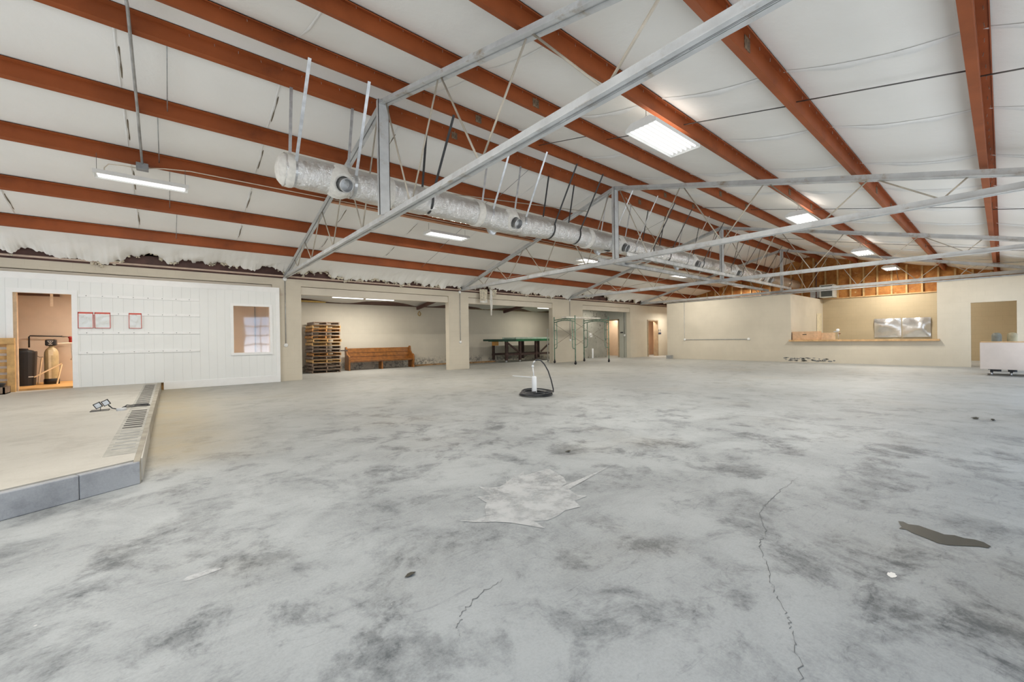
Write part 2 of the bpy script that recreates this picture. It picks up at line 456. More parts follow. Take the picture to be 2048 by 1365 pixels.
# left wall: piers and headers (one wall), recessed header beams
open_x = [(-3.5, 2.65), (3.52, 9.35), (10.38, 15.75), (18.2, 22.85)]
WT = 3.43
mb = MB(); prev = X0
for a, b in open_x:
    mb.box(prev, a, YL, YL+.28, 0, WT)
    mb.box(a, b, YL, YL+.28, 3.20, WT)           # lintel
    prev = b
# run to the corridor door
mb.box(prev, 24.9, YL, YL+.28, 0, WT); mb.box(24.9, 26.1, YL, YL+.28, 2.42, WT); mb.box(26.1, X1, YL, YL+.28, 0, WT)
wall_left = struct('wall_left', mb, beige)
for a, b in open_x:
    MB().box(a, b, YL+.05, YL+.24, 2.93, 3.185).build('header_beam', cream_board, wall_left)
# pipe along the top and brown eave strut
struct('trim_1', MB().box(X0, X1, YL+.02, YL+.16, WT, 3.78), brown_steel)
eave_pipe = MB().tube([(X0, YL-.06, 3.50), (X1, YL-.06, 3.50)], .028, 10).build('eave_pipe', M('peach_grey_pipe', (.56, .42, .33), .5), origin='base')
tag(eave_pipe, 'long peach-grey pipe running along the top of the left wall', 'pipe')

# annex behind the piers
annex = MB().box(3.0, 22.9, YA, YA+.2, 0, 3.1)
struct('wall_annex', annex, beige_stained)
struct('wall_annex_end', MB().box(22.9, 23.05, YL+.28, 15.62+.3, 0, 3.3).box(22.9, 23.05, 15.9, 16.35, 0, 3.3).box(22.9, 23.05, 16.35, 17.4, 2.45, 3.3).box(22.9, 23.05, 17.4, YA, 0, 3.3), grey_green)
struct('wall_annex_partition', MB().box(18.6, 22.9, 17.25, 17.4, 0, 3.3), patchy)
struct('wall_salmon_room', MB().box(24.9, 25.0, YL+.28, YA, 0, 3.1), salmon)
struct('ceiling_annex', MB().grid(lambda a, b: (2.8+(X1-2.8)*a, YL+.28+(YA-YL-.08)*b, 3.62-.60*b+.03*math.sin(a*40)*b+.02*noise.noise(Vector((a*30, b*4, 0)))), 120, 8), M('grey_insulation_facing', (.60, .60, .57), .6, 0, .06, 1))
# doors of the annex and corridor: casings and a leaf
brownwood = M('brown_door_casing', (.40, .30, .19), .6)
d = struct('door_1', MB().box(22.86, 22.9, 16.28, 16.36, 0, 2.52).box(22.86, 22.9, 17.38, 17.46, 0, 2.52).box(22.86, 22.9, 16.28, 17.46, 2.44, 2.52), brownwood)
MB().box(22.2, 22.86, 17.28, 17.32, 0, 2.44).build('door_leaf', M('dark_teal_door', (.09, .11, .11), .5), d)
d = struct('door_2', MB().box(24.84, 24.93, YL-.03, YL+.30, 0, 2.48).box(26.07, 26.16, YL-.03, YL+.30, 0, 2.48).box(24.93, 26.07, YL-.03, YL+.30, 2.40, 2.48), brownwood)
struct('wall_corridor_room', MB().box(25.1, X1, YL+1.6, YL+1.7, 0, 3.0).box(X1-.1, X1-.02, YL+.29, YL+1.6, 0, 3.0), salmon)

# far wall, rooms behind it
XF = 23.2; FT = 3.31
mb = MB()
mb.box(XF, XF+.2, 6.6, 13.05, 0, FT)
mb.box(XF, XF+.2, 1.65, 6.6, 0, 1.0)
mb.box(XF, XF+.2, .77, 1.65, 0, FT)
mb.box(XF, XF+.2, -.33, .77, 2.43, FT)
mb.box(XF, XF+.2, YR, -.33, 0, FT)
mb.box(XF+.2, X1, 6.6, 6.75, 0, FT)
mb.box(XF+.2, X1, 12.9, 13.05, 0, FT)
wall_far = struct('wall_far', mb, beige_far)
struct('wall_kitchen', MB().box(X1-.15, X1, YR, 6.6, 0, FT), back_tan)
struct('trim_2', MB().box(X1-.2, X1-.02, YR, 15.3, FT, FT+.05), wood)
sill = struct('trim_3', MB().box(XF-.14, XF+.26, 1.58, 6.66, 1.0, 1.075), wood)
ledge = MB().tube([(XF-.02, 13.05, FT+.03), (XF-.02, YR, FT+.03)], .03, 8).build('wall_cap_pipe', galv_dull, origin='base')
tag(ledge, 'grey pipe lying along the top edge of the far cream wall', 'pipe')
# peeling marks low on the far wall
pm = M('peeled_grey_plaster', (.24, .24, .23), .9)
rnd = random.Random(5); mb = MB()
for k in range(46):
    y = rnd.uniform(4.9, 6.85) if k < 32 else rnd.uniform(5.6, 6.9); z = .07+rnd.random()**2*.15
    a, b = rnd.uniform(.02, .10), rnd.uniform(.008, .03)
    mb.add([(XF-.002, y+a*math.cos(t)*(1+.4*rnd.random()), z+b*math.sin(t)*(1+.5*rnd.random())) for t in [i*PI/4 for i in range(8)]], [tuple(range(8))])
mb.build('peeled_patches', pm, wall_far)

# gable: studs and batts
gz = lambda y: pb(y)+.3
batt = MB()
batt.add([(X1, YR, FT), (X1, 15.4, FT), (X1, 15.4, gz(15.4)), (X1, RIDGE, gz(RIDGE)), (X1, YR, gz(YR))], [(0, 1, 2, 3, 4)])
batt.add([(X1+.15, YR, 0), (X1+.15, 19.3, 0), (X1+.15, 19.3, 3.2), (X1+.15, RIDGE, gz(RIDGE)+.1), (X1+.15, YR, gz(YR)+.1)], [(0, 1, 2, 3, 4)])
batt.box(X1, X1+.15, YR, 19.3, 0, FT)
gable = struct('wall_gable', batt, batt_m)
y = -.8; k = 0
while y < 15.2:
    MB().box(X1-.12, X1-.02, y-.035, y+.035, FT+.05, gz(y)-.16).build('stud', stud_m, gable); y += .56

# right wall and rear wall with the bay doors that let the daylight in (behind the camera)
mb = MB(); prev = X0
bays = [(-5.8, 2.4), (3.85, 9.3), (10.3, 16.2), (17.0, 22.8)]
for a, b in bays:
    mb.box(prev, a, YR-.2, YR, 0, 3.9); mb.box(a, b, YR-.2, YR, 3.0, 3.9); prev = b
mb.box(prev, X1, YR-.2, YR, 0, 3.9)
struct('wall_right', mb, beige)
mb = MB(); prev = YR
for a, b in [(-.6, 4.2), (5.4, 9.8), (11.0, 14.9)]:
    mb.box(X0-.2, X0, prev, a, 0, 3.9); mb.box(X0-.2, X0, a, b, 3.3, 3.9); prev = b
mb.box(X0-.2, X0, prev, YA, 0, 3.9)
mb.prism([(X0-.2, YR, 3.9), (X0-.2, YL, 3.9), (X0-.2, RIDGE, 6.05)], (.2, 0, 0))
struct('wall_rear', mb, beige)
for i, (a, b) in enumerate(bays[1:2]):
    mb = MB(); n = 6
    for k in range(n+1): x = a+(b-a)*k/n; mb.box(x-.03, x+.03, YR-.12, YR-.08, 0, 3.0)
    for k in range(6): z = 3.0*k/5; mb.box(a, b, YR-.12, YR-.08, max(0, z-.04), z+.04)
    struct('door_%d' % (i+3), mb, white_paint)

# ---------------------------------------------------------------- ceiling insulation
PUR = [.14, 1.755, 3.39, 5.05, 6.71, 7.61, 9.19, 10.73, 12.43, 14.03]
SEAMS = [-6.7, -4.6, -2.55, -.53, 1.52, 3.7, 5.8, 7.9, 10.0, 12.1, 14.2, 16.3, 18.4, 20.5, 22.6, 24.7, 26.8]
top = lambda y: pb(y)+.233
def near_seam(x): return min(abs(x-s) for s in SEAMS)
def bay_fn(a, b, sag, amp):
    def fn(s, t):
        x = X0+(X1-X0)*s; y = a+(b-a)*t
        q = 4*t*(1-t)
        z = top(a)+(top(b)-top(a))*t - sag*q
        z -= amp*q*math.exp(-(near_seam(x)/.18)**2)
        z += .012*noise.noise(Vector((x*1.1, y*2.0, 0)))*q
        if a < RIDGE < b: z += .06*q
        return (x, y, z)
    return fn
edges = [YR-.05]+PUR
mb = MB()
for a, b in zip([YR-.05]+PUR[:4], PUR[:5]): mb.grid(bay_fn(a, b, .055, .02), 220, 8)
mb.grid(bay_fn(6.71, 7.61, .02, 0), 220, 4)
ceil_r = struct('ceiling_right', mb, ceil_m)
mb = MB()
for a, b in zip(PUR[5:9], PUR[6:10]): mb.grid(bay_fn(a, b, .03, .01), 220, 8)
def eave_fn(s, t):
    x = X0+(X1-X0)*s
    n1 = noise.noise(Vector((x*.9, 3.3, 0))); n2 = noise.noise(Vector((x*4.1, 1.3, 0)))
    yend = 15.27+.12*n1+.07*n2+.05*noise.noise(Vector((x*11, 5.3, 0)))
    y = 14.03+(yend-14.03)*t
    z = top(14.03)-.255*(y-14.03)-.05*4*t*(1-t)*.8
    z -= t*t*(.26+.30*max(0, n1)+.10*n2) - t**6*.24*max(0, noise.noise(Vector((x*1.1, 7.7, 0)))-.05)*1.6
    z += t**8*(.07*noise.noise(Vector((x*9, 2.2, 0)))+.05*noise.noise(Vector((x*23, 8.2, 0))))
    z += .05*noise.noise(Vector((x*2.6+y*3.4, y*1.5, 4)))*t+.02*noise.noise(Vector((x*7+y*9, y*3, 9)))*t
    return (x, y, z)
mb.grid(eave_fn, 1500, 14)
ceil_l = struct('ceiling_left', mb, ceil_m)
# roof deck above, so that no daylight leaks in
mb = MB()
mb.prism([(X0-.2, YR-.25, top(YR)+.12), (X0-.2, RIDGE, top(RIDGE)+.16), (X0-.2, 19.6, top(19.6)+.16), (X0-.2, 19.6, top(19.6)+.24), (X0-.2, RIDGE, top(RIDGE)+.24), (X0-.2, YR-.25, top(YR)+.2)], (X1-X0+.4, 0, 0))
struct('ceiling_deck', mb, brown_steel)
struct('wall_annex_rear', MB().box(X0, 3.0, 18.4, 18.6, 0, 3.4).box(22.9, X1, YA, YA+.2, 0, 3.2), beige)

# seam folds / gaps across the bays
def seam_strip(x, a, b, sag, amp, w, drop, mat, parent, name, tilt=.5):
    mb = MB(); n = 12; vs = []; fn = bay_fn(a, b, sag, amp); rnd = random.Random(int(x*100+a*10))
    ph = rnd.random()*6
    for j in range(n+1):
        t = .03+.94*j/n; p = Vector(fn((x-X0)/(X1-X0), t))
        ww = w*(.35+.65*math.sin(PI*j/n)**.7)*(1+.25*math.sin(j*1.3+ph))
        vs += [p+Vector((-.004, 0, -.002)), p+Vector((ww*tilt, 0, -drop*ww/w)), p+Vector((ww, 0, -.003))]
    mb.add(vs, [q for j in range(n) for q in ((3*j, 3*j+1, 3*j+4, 3*j+3), (3*j+1, 3*j+2, 3*j+5, 3*j+4))], True)
    mb.build(name, mat, parent)
for i, x in enumerate(SEAMS[2:]):
    for a, b in zip([YR-.05]+PUR[:4], PUR[:5]):
        if x > 4: seam_strip(x, a, b, .055, .02, .07, .045, seam_white, ceil_r, 'seam_fold')
        elif a > 3: seam_strip(x, a, b, .055, .02, .03, .015, seam_white, ceil_r, 'seam_fold')
    for a, b in zip(PUR[5:9], PUR[6:10]):
        if x < 12:
            seam_strip(x, a, b, .03, .01, .035, .02, seam_white, ceil_l, 'seam_fold')
            if x < 6: seam_strip(x+.036, a+.25, b-.12, .03, .01, .016, .004, seam_dark, ceil_l, 'seam_gap')
# torn edge of the insulation at the eave
rnd = random.Random(11); mb = MB()
for k in range(560):
    x = rnd.uniform(-3.2, 26); p = Vector(eave_fn((x-X0)/(X1-X0), 1.0))
    n = 7; rr = rnd.uniform(.015, .05)*(1.3 if rnd.random() < .15 else 1)
    if noise.noise(Vector((x*.7, 0, 8))) < -.12: continue
    c = p+Vector((0, rnd.uniform(-.05, .03), -rnd.uniform(.0, .06)))
    mb.lathe([(0.001, -rr)]+[(rr*rnd.uniform(.5, 1.1)*math.sin(PI*j/5), -rr*math.cos(PI*j/5)) for j in range(1, 5)]+[(.001, rr*rnd.uniform(.7, 1.4))], c, n, (rnd.uniform(-1, 1), rnd.uniform(-.5, .5), rnd.uniform(-.4, .4)))
o = mb.build('torn_edge_tufts', torn_m, ceil_l); o['kind'] = 'stuff'

# ---------------------------------------------------------------- purlins
WT_P = .004
def z_section(y, x0, x1):
    zb = pb(y); d = .215; fl = .085; t = .008; lip = .02
    mb = MB()
    mb.box(x0, x1, y-t/2, y+t/2, zb, zb+d)
    k = .255 if y < RIDGE else -.255           # flanges follow the roof slope
    def fl_(ya, yb, z): return mb.prism([(x0, ya, z+k*(ya-y)), (x0, yb, z+k*(yb-y)), (x0, yb, z+k*(yb-y)+t), (x0, ya, z+k*(ya-y)+t)], (x1-x0, 0, 0))
    fl_(y, y+fl, zb); mb.box(x0, x1, y+fl-t, y+fl, zb+k*fl, zb+k*fl+lip)
    fl_(y-fl, y, zb+d-t); mb.box(x0, x1, y-fl, y-fl+t, zb+d-k*fl-lip, zb+d-k*fl)
    return mb
plab = {
 .14: 'red-brown steel roof purlin nearest the right wall, almost overhead',
 1.755: 'red-brown steel roof purlin, second one in from the right wall',
 3.39: 'red-brown steel roof purlin that carries the right row of hanging lights',
 5.05: 'red-brown steel roof purlin, second to the right of the ridge',
 6.71: 'red-brown steel roof purlin just right of the ridge, holding the front duct straps',
 7.61: 'red-brown steel roof purlin just left of the ridge, holding the rear duct straps',
 9.19: 'red-brown steel roof purlin, second to the left of the ridge',
 10.73: 'red-brown steel roof purlin with the pipe along it, above the left row of lights',
 12.43: 'red-brown steel roof purlin, second up from the left wall',
 14.03: 'lowest red-brown steel roof purlin, nearest the left wall'}
patch_m = M('bare_rusty_primer', (.17, .115, .07), .7, 0, .5, 25)
for i, y in enumerate(PUR):
    o = z_section(y, X0, X1-.02).build('roof_purlin', red, origin=(10, y, pb(y)))
    tag(o, plab[y], 'purlin', 'red-brown purlins under the roof')
    for x in (4.82, 11.9, 13.7, 20.8):
        if y < 7.7: MB().box(x-.07, x+.07, y-.012, y-.004, pb(y)+.05, pb(y)+.19).build('bare_patch', patch_m, o)
        else: MB().box(x-.06, x+.06, y-.009, y-.004, pb(y)+.06, pb(y)+.17).build('clip', red, o)
    if y < 8:
        mb = MB(); rnd = random.Random(i); x = 0.3
        while x < 12:
            c = Vector((x, y-.045+rnd.uniform(-.02, .02), pb(y)+.195))
            mb.tube([c, c+Vector((rnd.uniform(-.008, .008), rnd.uniform(-.006, .006), -.035))], .003, 4); x += .30
        s = mb.build('screw_tips', screw_m, o); s['kind'] = 'stuff'

# sag rods across the purlins
def rodline(x, ys, lab, mat, rad=.008, zoff=.12):
    t = thing('sag_rod', lab, 'rod', (x, ys[0], pb(ys[0])), 'sag rods between the purlins')
    for a, b, dx in zip(ys, ys[1:], (0, -.13, .03, .16, -.1, .06, .1, .0, .05, .1)):
        MB().tube([(x+dx, a, pb(a)+zoff), (x+dx, b, pb(b)+zoff-.03)], rad, 6).build('rod', mat, t)
rodline(6.6, [-.6, .21, 1.82, 3.45, 5.11, 6.75], 'thin dark sag rod crossing the right roof slope beyond the nearest truss', dark_rod)
rodline(13.9, [-.6, .21, 1.82, 3.45, 5.11, 6.75], 'thin dark sag rod crossing the right roof slope between the second and third trusses', dark_rod)
rodline(20.8, [-.6, .21, 1.82, 3.45, 5.11, 6.75], 'thin dark sag rod crossing the right roof slope between the third and fourth trusses', dark_rod)
rodline(.05, [7.65, 9.21, 10.75, 12.45, 13.98], 'thin grey sag rod crossing the left roof slope above the nearest left light', galv_dull, .007, .12)
rodline(7.2, [7.65, 9.21, 10.75, 12.45, 14.05], 'thin grey sag rod crossing the left roof slope beyond the nearest truss', galv_dull, .007, .12)
rodline(14.1, [7.65, 9.21, 10.75, 12.45, 14.05], 'thin grey sag rod crossing the left roof slope beyond the second truss', galv_dull, .007, .12)

# ---------------------------------------------------------------- trusses
def chord(mb, p, q, dz):
    """two angles back to back with a slot between"""
    for s in (-1, 1):
        mb.beam(p, q, .010, dz, o=(s*.014, -dz/2))
        mb.beam(p, q, .062, .010, o=(s*.045, -dz+.005))
slot_shade_m = M('slot_shade_brown', (.10, .05, .03), .8)
TR = [3.04, 9.98, 17.0, 23.95]
YLE, YRE = 15.34, -.96
TB = 3.585
tlab = ['grey steel roof truss nearest the viewer, its tall post in front of the foil duct',
        'grey steel roof truss, second from the viewer, landing left of the green bench',
        'grey steel roof truss, third from the viewer, landing above the scaffold',
        'grey steel roof truss farthest away, resting over the cream far wall']
for i, x in enumerate(TR):
    t = thing('roof_truss', tlab[i], 'truss', (x, RIDGE, TB), 'grey roof trusses spanning the hall')
    zt = lambda y: pb(y)-.024
    mb = MB(); chord(mb, (x, RIDGE, zt(RIDGE)), (x, YLE, zt(YLE)), .115); mb.build('top_chord', truss_m, t)
    mb = MB(); chord(mb, (x, YRE, zt(YRE)), (x, RIDGE, zt(RIDGE)), .115); mb.build('top_chord', truss_m, t)
    mb = MB(); chord(mb, (x, YRE, TB), (x, YLE, TB), .125)
    for yy in [v*1.25+.3 for v in range(12)]: mb.box(x-.015, x+.015, yy-.04, yy+.04, TB-.12, TB-.03)
    bc = mb.build('bottom_chord', truss_m, t)
    MB().box(x-.009, x+.009, YRE+.02, YLE-.02, TB-.10, TB-.01).build('slot_shade', slot_shade_m, bc)  # rust-brown strip filling the slot, the shade between the angles painted in
    mb = MB(); mb.box(x-.10, x+.10, RIDGE-.06, RIDGE-.05, TB-.02, zt(RIDGE)-.05); mb.box(x-.10, x-.09, RIDGE-.06, RIDGE+.03, TB-.02, zt(RIDGE)-.05); mb.box(x+.09, x+.10, RIDGE-.06, RIDGE+.03, TB-.02, zt(RIDGE)-.05)
    mb.build('post', truss_m, t)
    for sgn in (1, -1):
        tops = [RIDGE-sgn*.12, RIDGE-sgn*2.02, RIDGE-sgn*3.92, RIDGE-sgn*5.65, RIDGE-sgn*6.9]
        bots = [RIDGE-sgn*v for v in (1.08, 3.0, 4.92, 6.55)]
        if sgn < 0: bots[-1] = RIDGE+6.45
        for a, tb in enumerate(tops[:4]):
            MB().tube([(x-.005, tb-sgn*.05, zt(tb)-.1), (x-.005, bots[a]+sgn*.04, TB-.01)], .014, 6).build('web_rod', rod_m, t)
            if a < 3 or True:
                MB().tube([(x+.01, bots[a]-sgn*.04, TB-.01), (x+.01, tops[a+1]+sgn*.05, zt(tops[a+1])-.1)], .014, 6).build('web_rod', rod_m, t)

# channels laid across the bottom chords
for (xa, xb, y, lab) in ((9.9, 17.15, 6.80, 'grey steel channel below the duct, nearer one between the second and third trusses'),
                         (9.9, 17.15, 7.80, 'grey steel channel below the duct, farther one between the second and third trusses'),
                         (16.9, 24.1, 6.80, 'grey steel channel below the duct, nearer one between the third and fourth trusses'),
                         (16.9, 24.1, 7.80, 'grey steel channel below the duct, farther one between the third and fourth trusses')):
    z0 = TB+.002+(.001 if xa > 12 else 0); e = .0 if xa < 12 else .065
    mb = MB(); mb.box(xa, xb, y-.05+e, y-.044+e, z0, z0+.12); mb.box(xa, xb, y-.05+e, y+.01+e, z0, z0+.006); mb.box(xa, xb, y-.05+e, y+.01+e, z0+.114, z0+.12)
    o = mb.build('support_channel', galv_dull, origin='base'); tag(o, lab, 'steel channel', 'channels on the truss bottom chords')
o = MB().box(11.3, 11.42, 6.86, 7.74, TB+.06, TB+.12).build('cross_bar', galv_dull, origin='base'); tag(o, 'short grey bar bridging the two channels under the duct', 'steel bar')

# ---------------------------------------------------------------- duct
DY, DZ, DR = 7.72, 4.2, .275
hang = [1.67, 2.65, 4.2, 5.76, 6.77, 7.77, 8.78, 10.25, 11.5, 12.5, 13.6, 14.9, 16.1, 17.5, 18.6, 19.9, 21.2, 22.5, 23.5, 24.9, 26.4]
duct = thing('foil_duct', 'long round foil-wrapped air duct hanging under the ridge', 'air duct', (14, DY, DZ-DR))
def duct_fn(s, t):
    x = 1.52+(28.0-1.52)*s; a = 2*PI*t
    pinch = sum(math.exp(-((x-h)/.07)**2) for h in hang)
    rr = DR*(1-.07*pinch)
    rr += .014*noise.noise(Vector((x*3, math.cos(a)*2, math.sin(a)*2)))+.006*noise.noise(Vector((x*11, math.cos(a)*6, math.sin(a)*6)))
    sagz = -.02*math.sin(x*2.1)-.06*max(0, math.sin((x-4.3)*.9))*(4.4 < x < 7)
    return (x, DY+rr*math.cos(a), DZ+sagz*.6+rr*math.sin(a))
MB().grid(duct_fn, 640, 28).build('duct_wrap', foil, duct)
MB().lathe([(.001, -.13), (.10, -.12), (.19, -.09), (.245, -.04), (.275, .02), (.282, .08), (.274, .13)], (1.53, DY, DZ), 28, (1, 0, 0)).build('end_cap', tape_w, duct, label='bulging white end cap')
for x in (3.3, 5.45, 9.3, 13.2, 17.9, 22.0):
    MB().lathe([(.27, -.09), (.293, -.08), (.297, 0), (.293, .08), (.27, .09)], (x, DY, DZ-.01), 28, (1, 0, 0)).build('tape_band', tape_w, duct)
def collar(x, ang, back=False):
    dr = Vector((.12, math.cos(ang), math.sin(ang))).normalized()
    c = Vector((x, DY, DZ))
    MB().lathe([(.30, .10), (.235, .20), (.18, .285), (.135, .31), (.13, .27)], c, 20, dr).build('tape_collar', tape_w, duct)
    mb = MB(); mb.lathe([(.115, .22), (.115, .42), (.123, .42), (.123, .43), (.113, .44), (.108, .43), (.108, .26)], c, 20, dr)
    p = c+dr*.28; mb.lathe([(.001, 0), (.108, 0)], p, 20, dr); mb.build('outlet_pipe', galv, duct)
for x in (2.38, 6.35, 10.75, 15.4, 19.2, 23.0): collar(x, math.radians(205))
for x in (6.1, 10.2, 15.0): collar(x, math.radians(325))

mats = 'SSBSSBBSSBBSBSBBSBBSB'
for i, x in enumerate(hang):
    sil = mats[i] == 'S'; mt = galv if sil else black_strap
    t = thing('duct_hanger', '%s strap hanger holding the duct, %s from the white duct end' % ('silver metal' if sil else 'black', ORD[i]), 'duct hanger', (x, DY, DZ-DR), 'strap hangers of the foil duct')
    lean = random.Random(i).uniform(-.05, .05)
    a0, a1 = math.radians(165), math.radians(15+360)
    R_ = DR*.955
    def pt(a): return Vector((x, DY+R_*math.cos(a), DZ+R_*math.sin(a)))
    def band(path, name):
        mb = MB()
        for p, q in zip(path, path[1:]): mb.beam(p, q+(q-p).normalized()*.002, .05, .004, up=(q-p).cross(Vector((1, 0, 0))))
        mb.build(name, mt, t)
    band([Vector((x+lean, 6.70, pb(6.71)+.01)), pt(math.radians(160))]+[pt(math.radians(160+k*11)) for k in range(1, 11)], 'front_strap')
    band([Vector((x-lean*.5, 7.66, pb(7.61)+.01)), pt(math.radians(25)), pt(math.radians(0)), pt(math.radians(-25)), pt(math.radians(-60)), pt(math.radians(-90))], 'rear_strap')

# ---------------------------------------------------------------- lights
def area(parent, loc, sx, sy, w, col=LAMP_COL, rot=(0, 0, 0), name='lamp_light'):
    L = bpy.data.lights.new(name, 'AREA'); L.shape = 'RECTANGLE'; L.size = sx; L.size_y = sy; L.energy = w; L.color = col
    o = bpy.data.objects.new(name, L); COL.objects.link(o); o.parent = parent
    o.location = Vector(loc)-wloc(parent); o.rotation_euler = rot
    return o
def high_bay(x, y, z, lab):
    t = thing('hanging_light', lab, 'light', (x, y, z), 'six tube hanging lights on the right')
    L, Wd = 1.34, .52
    mb = MB(); prof = [(-.26, 0), (-.26, .05), (-.16, .12), (.16, .12), (.26, .05), (.26, 0), (.252, 0), (.252, .046), (.155, .112), (-.155, .112), (-.252, .046), (-.252, 0)]
    mb.prism([(x-L/2, y+a, z+b) for a, b in prof], (L, 0, 0))
    for e in (-1, 1): mb.prism([(x+e*L/2, y+a, z+b) for a, b in prof[:6]], (e*.008, 0, 0))
    mb.build('housing', white_paint, t)
    MB().box(x-L/2+.02, x+L/2-.02, y-.235, y+.235, z+.045, z+.05).build('reflector', lamp_reflector, t)
    for k in range(6):
        yy = y-.2+.08*k
        MB().tube([(x-L/2+.05, yy, z+.025), (x+L/2-.05, yy, z+.025)], .014, 8).build('lamp_tube', lamp_e, t)
    for e in (-1, 1):
        mb = MB(); px = x+e*.52
        mb.tube([(px, y-.07, z+.12), (px, y, z+.24), (px, y+.07, z+.12)], .004, 5, cap=False); mb.tube([(px, y, z+.24), (px, y, pb(3.45)+.01)], .004, 5)
        mb.build('hanger_wire', dark_rod, t)
    area(t, (x, y, z-.01), 1.2, .45, LAMP_W)
    area(t, (x, y, z+.135), 1.2, .25, LAMP_W*UPL, rot=(PI, 0, 0), name='uplight')
    return t
HL = [(6.15, 'large white six-tube light hanging in front of the third purlin, nearest on the right'),
      (13.4, 'white six-tube hanging light, second along the right row'),
      (20.8, 'white six-tube hanging light, third along the right row'),
      (27.0, 'white six-tube hanging light, farthest along the right row, against the gable studs')]
for x, lab in HL: high_bay(x, 3.47, 4.45, lab)
# two more of the row behind the viewer are lit too
high_bay(-1.0, 3.47, 4.45, 'white six-tube hanging light of the right row, behind the viewer')

def strip_light(x, y, z, lab, wd=.34, L=1.36):
    t = thing('strip_light', lab, 'light', (x, y, z), 'two tube strip lights on the left')
    prof = [(-wd/2, 0), (-wd/2+.04, .085), (wd/2-.04, .085), (wd/2, 0), (wd/2-.01, 0), (wd/2-.05, .075), (-wd/2+.05, .075), (-wd/2+.01, 0)]
    mb = MB(); mb.prism([(x-L/2, y+a, z+b) for a, b in prof], (L, 0, 0))
    for e in (-1, 1): mb.prism([(x+e*L/2, y+a, z+b) for a, b in prof[:4]], (e*.008, 0, 0))
    mb.build('housing', white_paint, t)
    MB().box(x-L/2+.03, x+L/2-.03, y-wd/2+.04, y+wd/2-.04, z+.03, z+.035).build('reflector', lamp_reflector, t)
    for k in range(3):
        yy = y-wd/4+wd/4*k
        MB().tube([(x-L/2+.05, yy, z+.018), (x+L/2-.05, yy, z+.018)], .013, 8).build('lamp_tube', lamp_e, t)
    for e in (-1, 1): MB().tube([(x+e*.64, y-.04, z+.08), (x+e*.64, y-.04, pb(y)+.02)], .0035, 5).build('hanger_wire', dark_rod, t)
    area(t, (x, y, z-.01), 1.25, wd*.8, LAMP_W*.8)
    return t
strip_light(-.32, 10.72, 4.43, 'white strip light hanging nearest on the left, beside the grey junction box')
strip_light(6.62, 10.95, 4.47, 'white strip light hanging just below the foil duct, second on the left', .50)
strip_light(13.5, 10.95, 4.47, 'white strip light hanging on the left beyond the second truss', .50)
strip_light(20.8, 10.95, 4.47, 'white strip light hanging on the left beyond the third truss', .50)
strip_light(27.4, 10.4, 4.35, 'white strip light hanging farthest on the left, over the corridor', .50)

def annex_light(x, lab, z=3.07, y=17.3, kw=.36):
    t = thing('wall_strip_light', lab, 'light', (x, y, z), 'fluorescent lights in the side bays')
    MB().box(x-.64, x+.64, y-.07, y+.07, z+.03, z+.09).build('housing', white_paint, t)
    for k in (-1, 1): MB().tube([(x-.61, y+k*.035, z+.01), (x+.61, y+k*.035, z+.01)], .018, 8).build('lamp_tube', lamp_e, t)
    area(t, (x, y, z-.015), 1.2, .12, LAMP_W*kw)
    return t
annex_light(5.72, 'lit fluorescent tube light above the pallet stack in the first side bay')
annex_light(7.08, 'lit fluorescent tube light above the pew in the first side bay')
annex_light(17.1, 'lit fluorescent tube light above the right end of the green bench', 3.07)
annex_light(20.6, 'lit fluorescent tube light in the third side bay behind the scaffold', 3.1, 16.4, .13)
annex_light(24.0, 'lit fluorescent light inside the salmon room seen through the side door', 2.85, 17.9, .25)
annex_light(25.5, 'lit fluorescent light inside the room off the corridor', 2.75, 16.1)
annex_light(26.4, 'added unseen light brightening the corridor behind the cream wall', 3.0, 14.3)  # added lamp, hidden by the cream wall, to brighten the corridor

# ---------------------------------------------------------------- conduits and pipes
def conduit(path, lab, mat=galv_dull, rad=.014, name='conduit', group='conduits', boxes=(), n=8):
    t = thing(name, lab, 'conduit', path[0], None)
    MB().tube(path, rad, n).build('pipe', mat, t)
    for (c, ax, rr) in boxes: MB().lathe([(.001, .035), (rr*.8, .035), (rr, .02), (rr, -.0), (.001, 0)], c, 16, ax).build('outlet_box', white_paint, t)
    return t
conduit([(-.33, 10.70, pb(10.7)-.05), (-.33, 9.2, pb(9.2)-.03), (-.34, 7.25, pb(7.25)-.03), (-.34, 6.4, pb(6.4)-.03)], 'grey conduit climbing the left roof slope to the ridge above the nearest strip light', rad=.02)
jb = MB().box(-.42, -.24, 10.62, 10.78, pb(10.7)-.14, pb(10.7)-.02).build('junction_box', M('grey_box', (.32, .34, .35), .4, .5), origin='base', bevel=.006)
tag(jb, 'grey metal junction box at the foot of the climbing conduit', 'junction box')
zp = pb(10.75)
conduit([(-.24, 10.70, zp-.07), (.0, 10.69, zp-.02), (.4, 10.69, zp+.03), (10, 10.69, zp+.04), (20, 10.69, zp+.04)], 'thin cream cable pipe running along the fourth-lowest purlin from the junction box', pipe_cream, .010)
conduit([(3.1, 10.60, zp-.06), (15.0, 10.60, zp-.07), (22, 10.60, zp-.07)], 'thick peach pipe slung under the left purlins below the duct', pipe_orange, .032)
conduit([(-.86, 10.72, 4.52), (-.86, 10.72, 4.60), (-.80, 10.72, 4.68), (-.6, 10.71, 4.70), (-.42, 10.70, 4.70)], 'short looped cable from the junction box to the strip light', pipe_cream, .009)
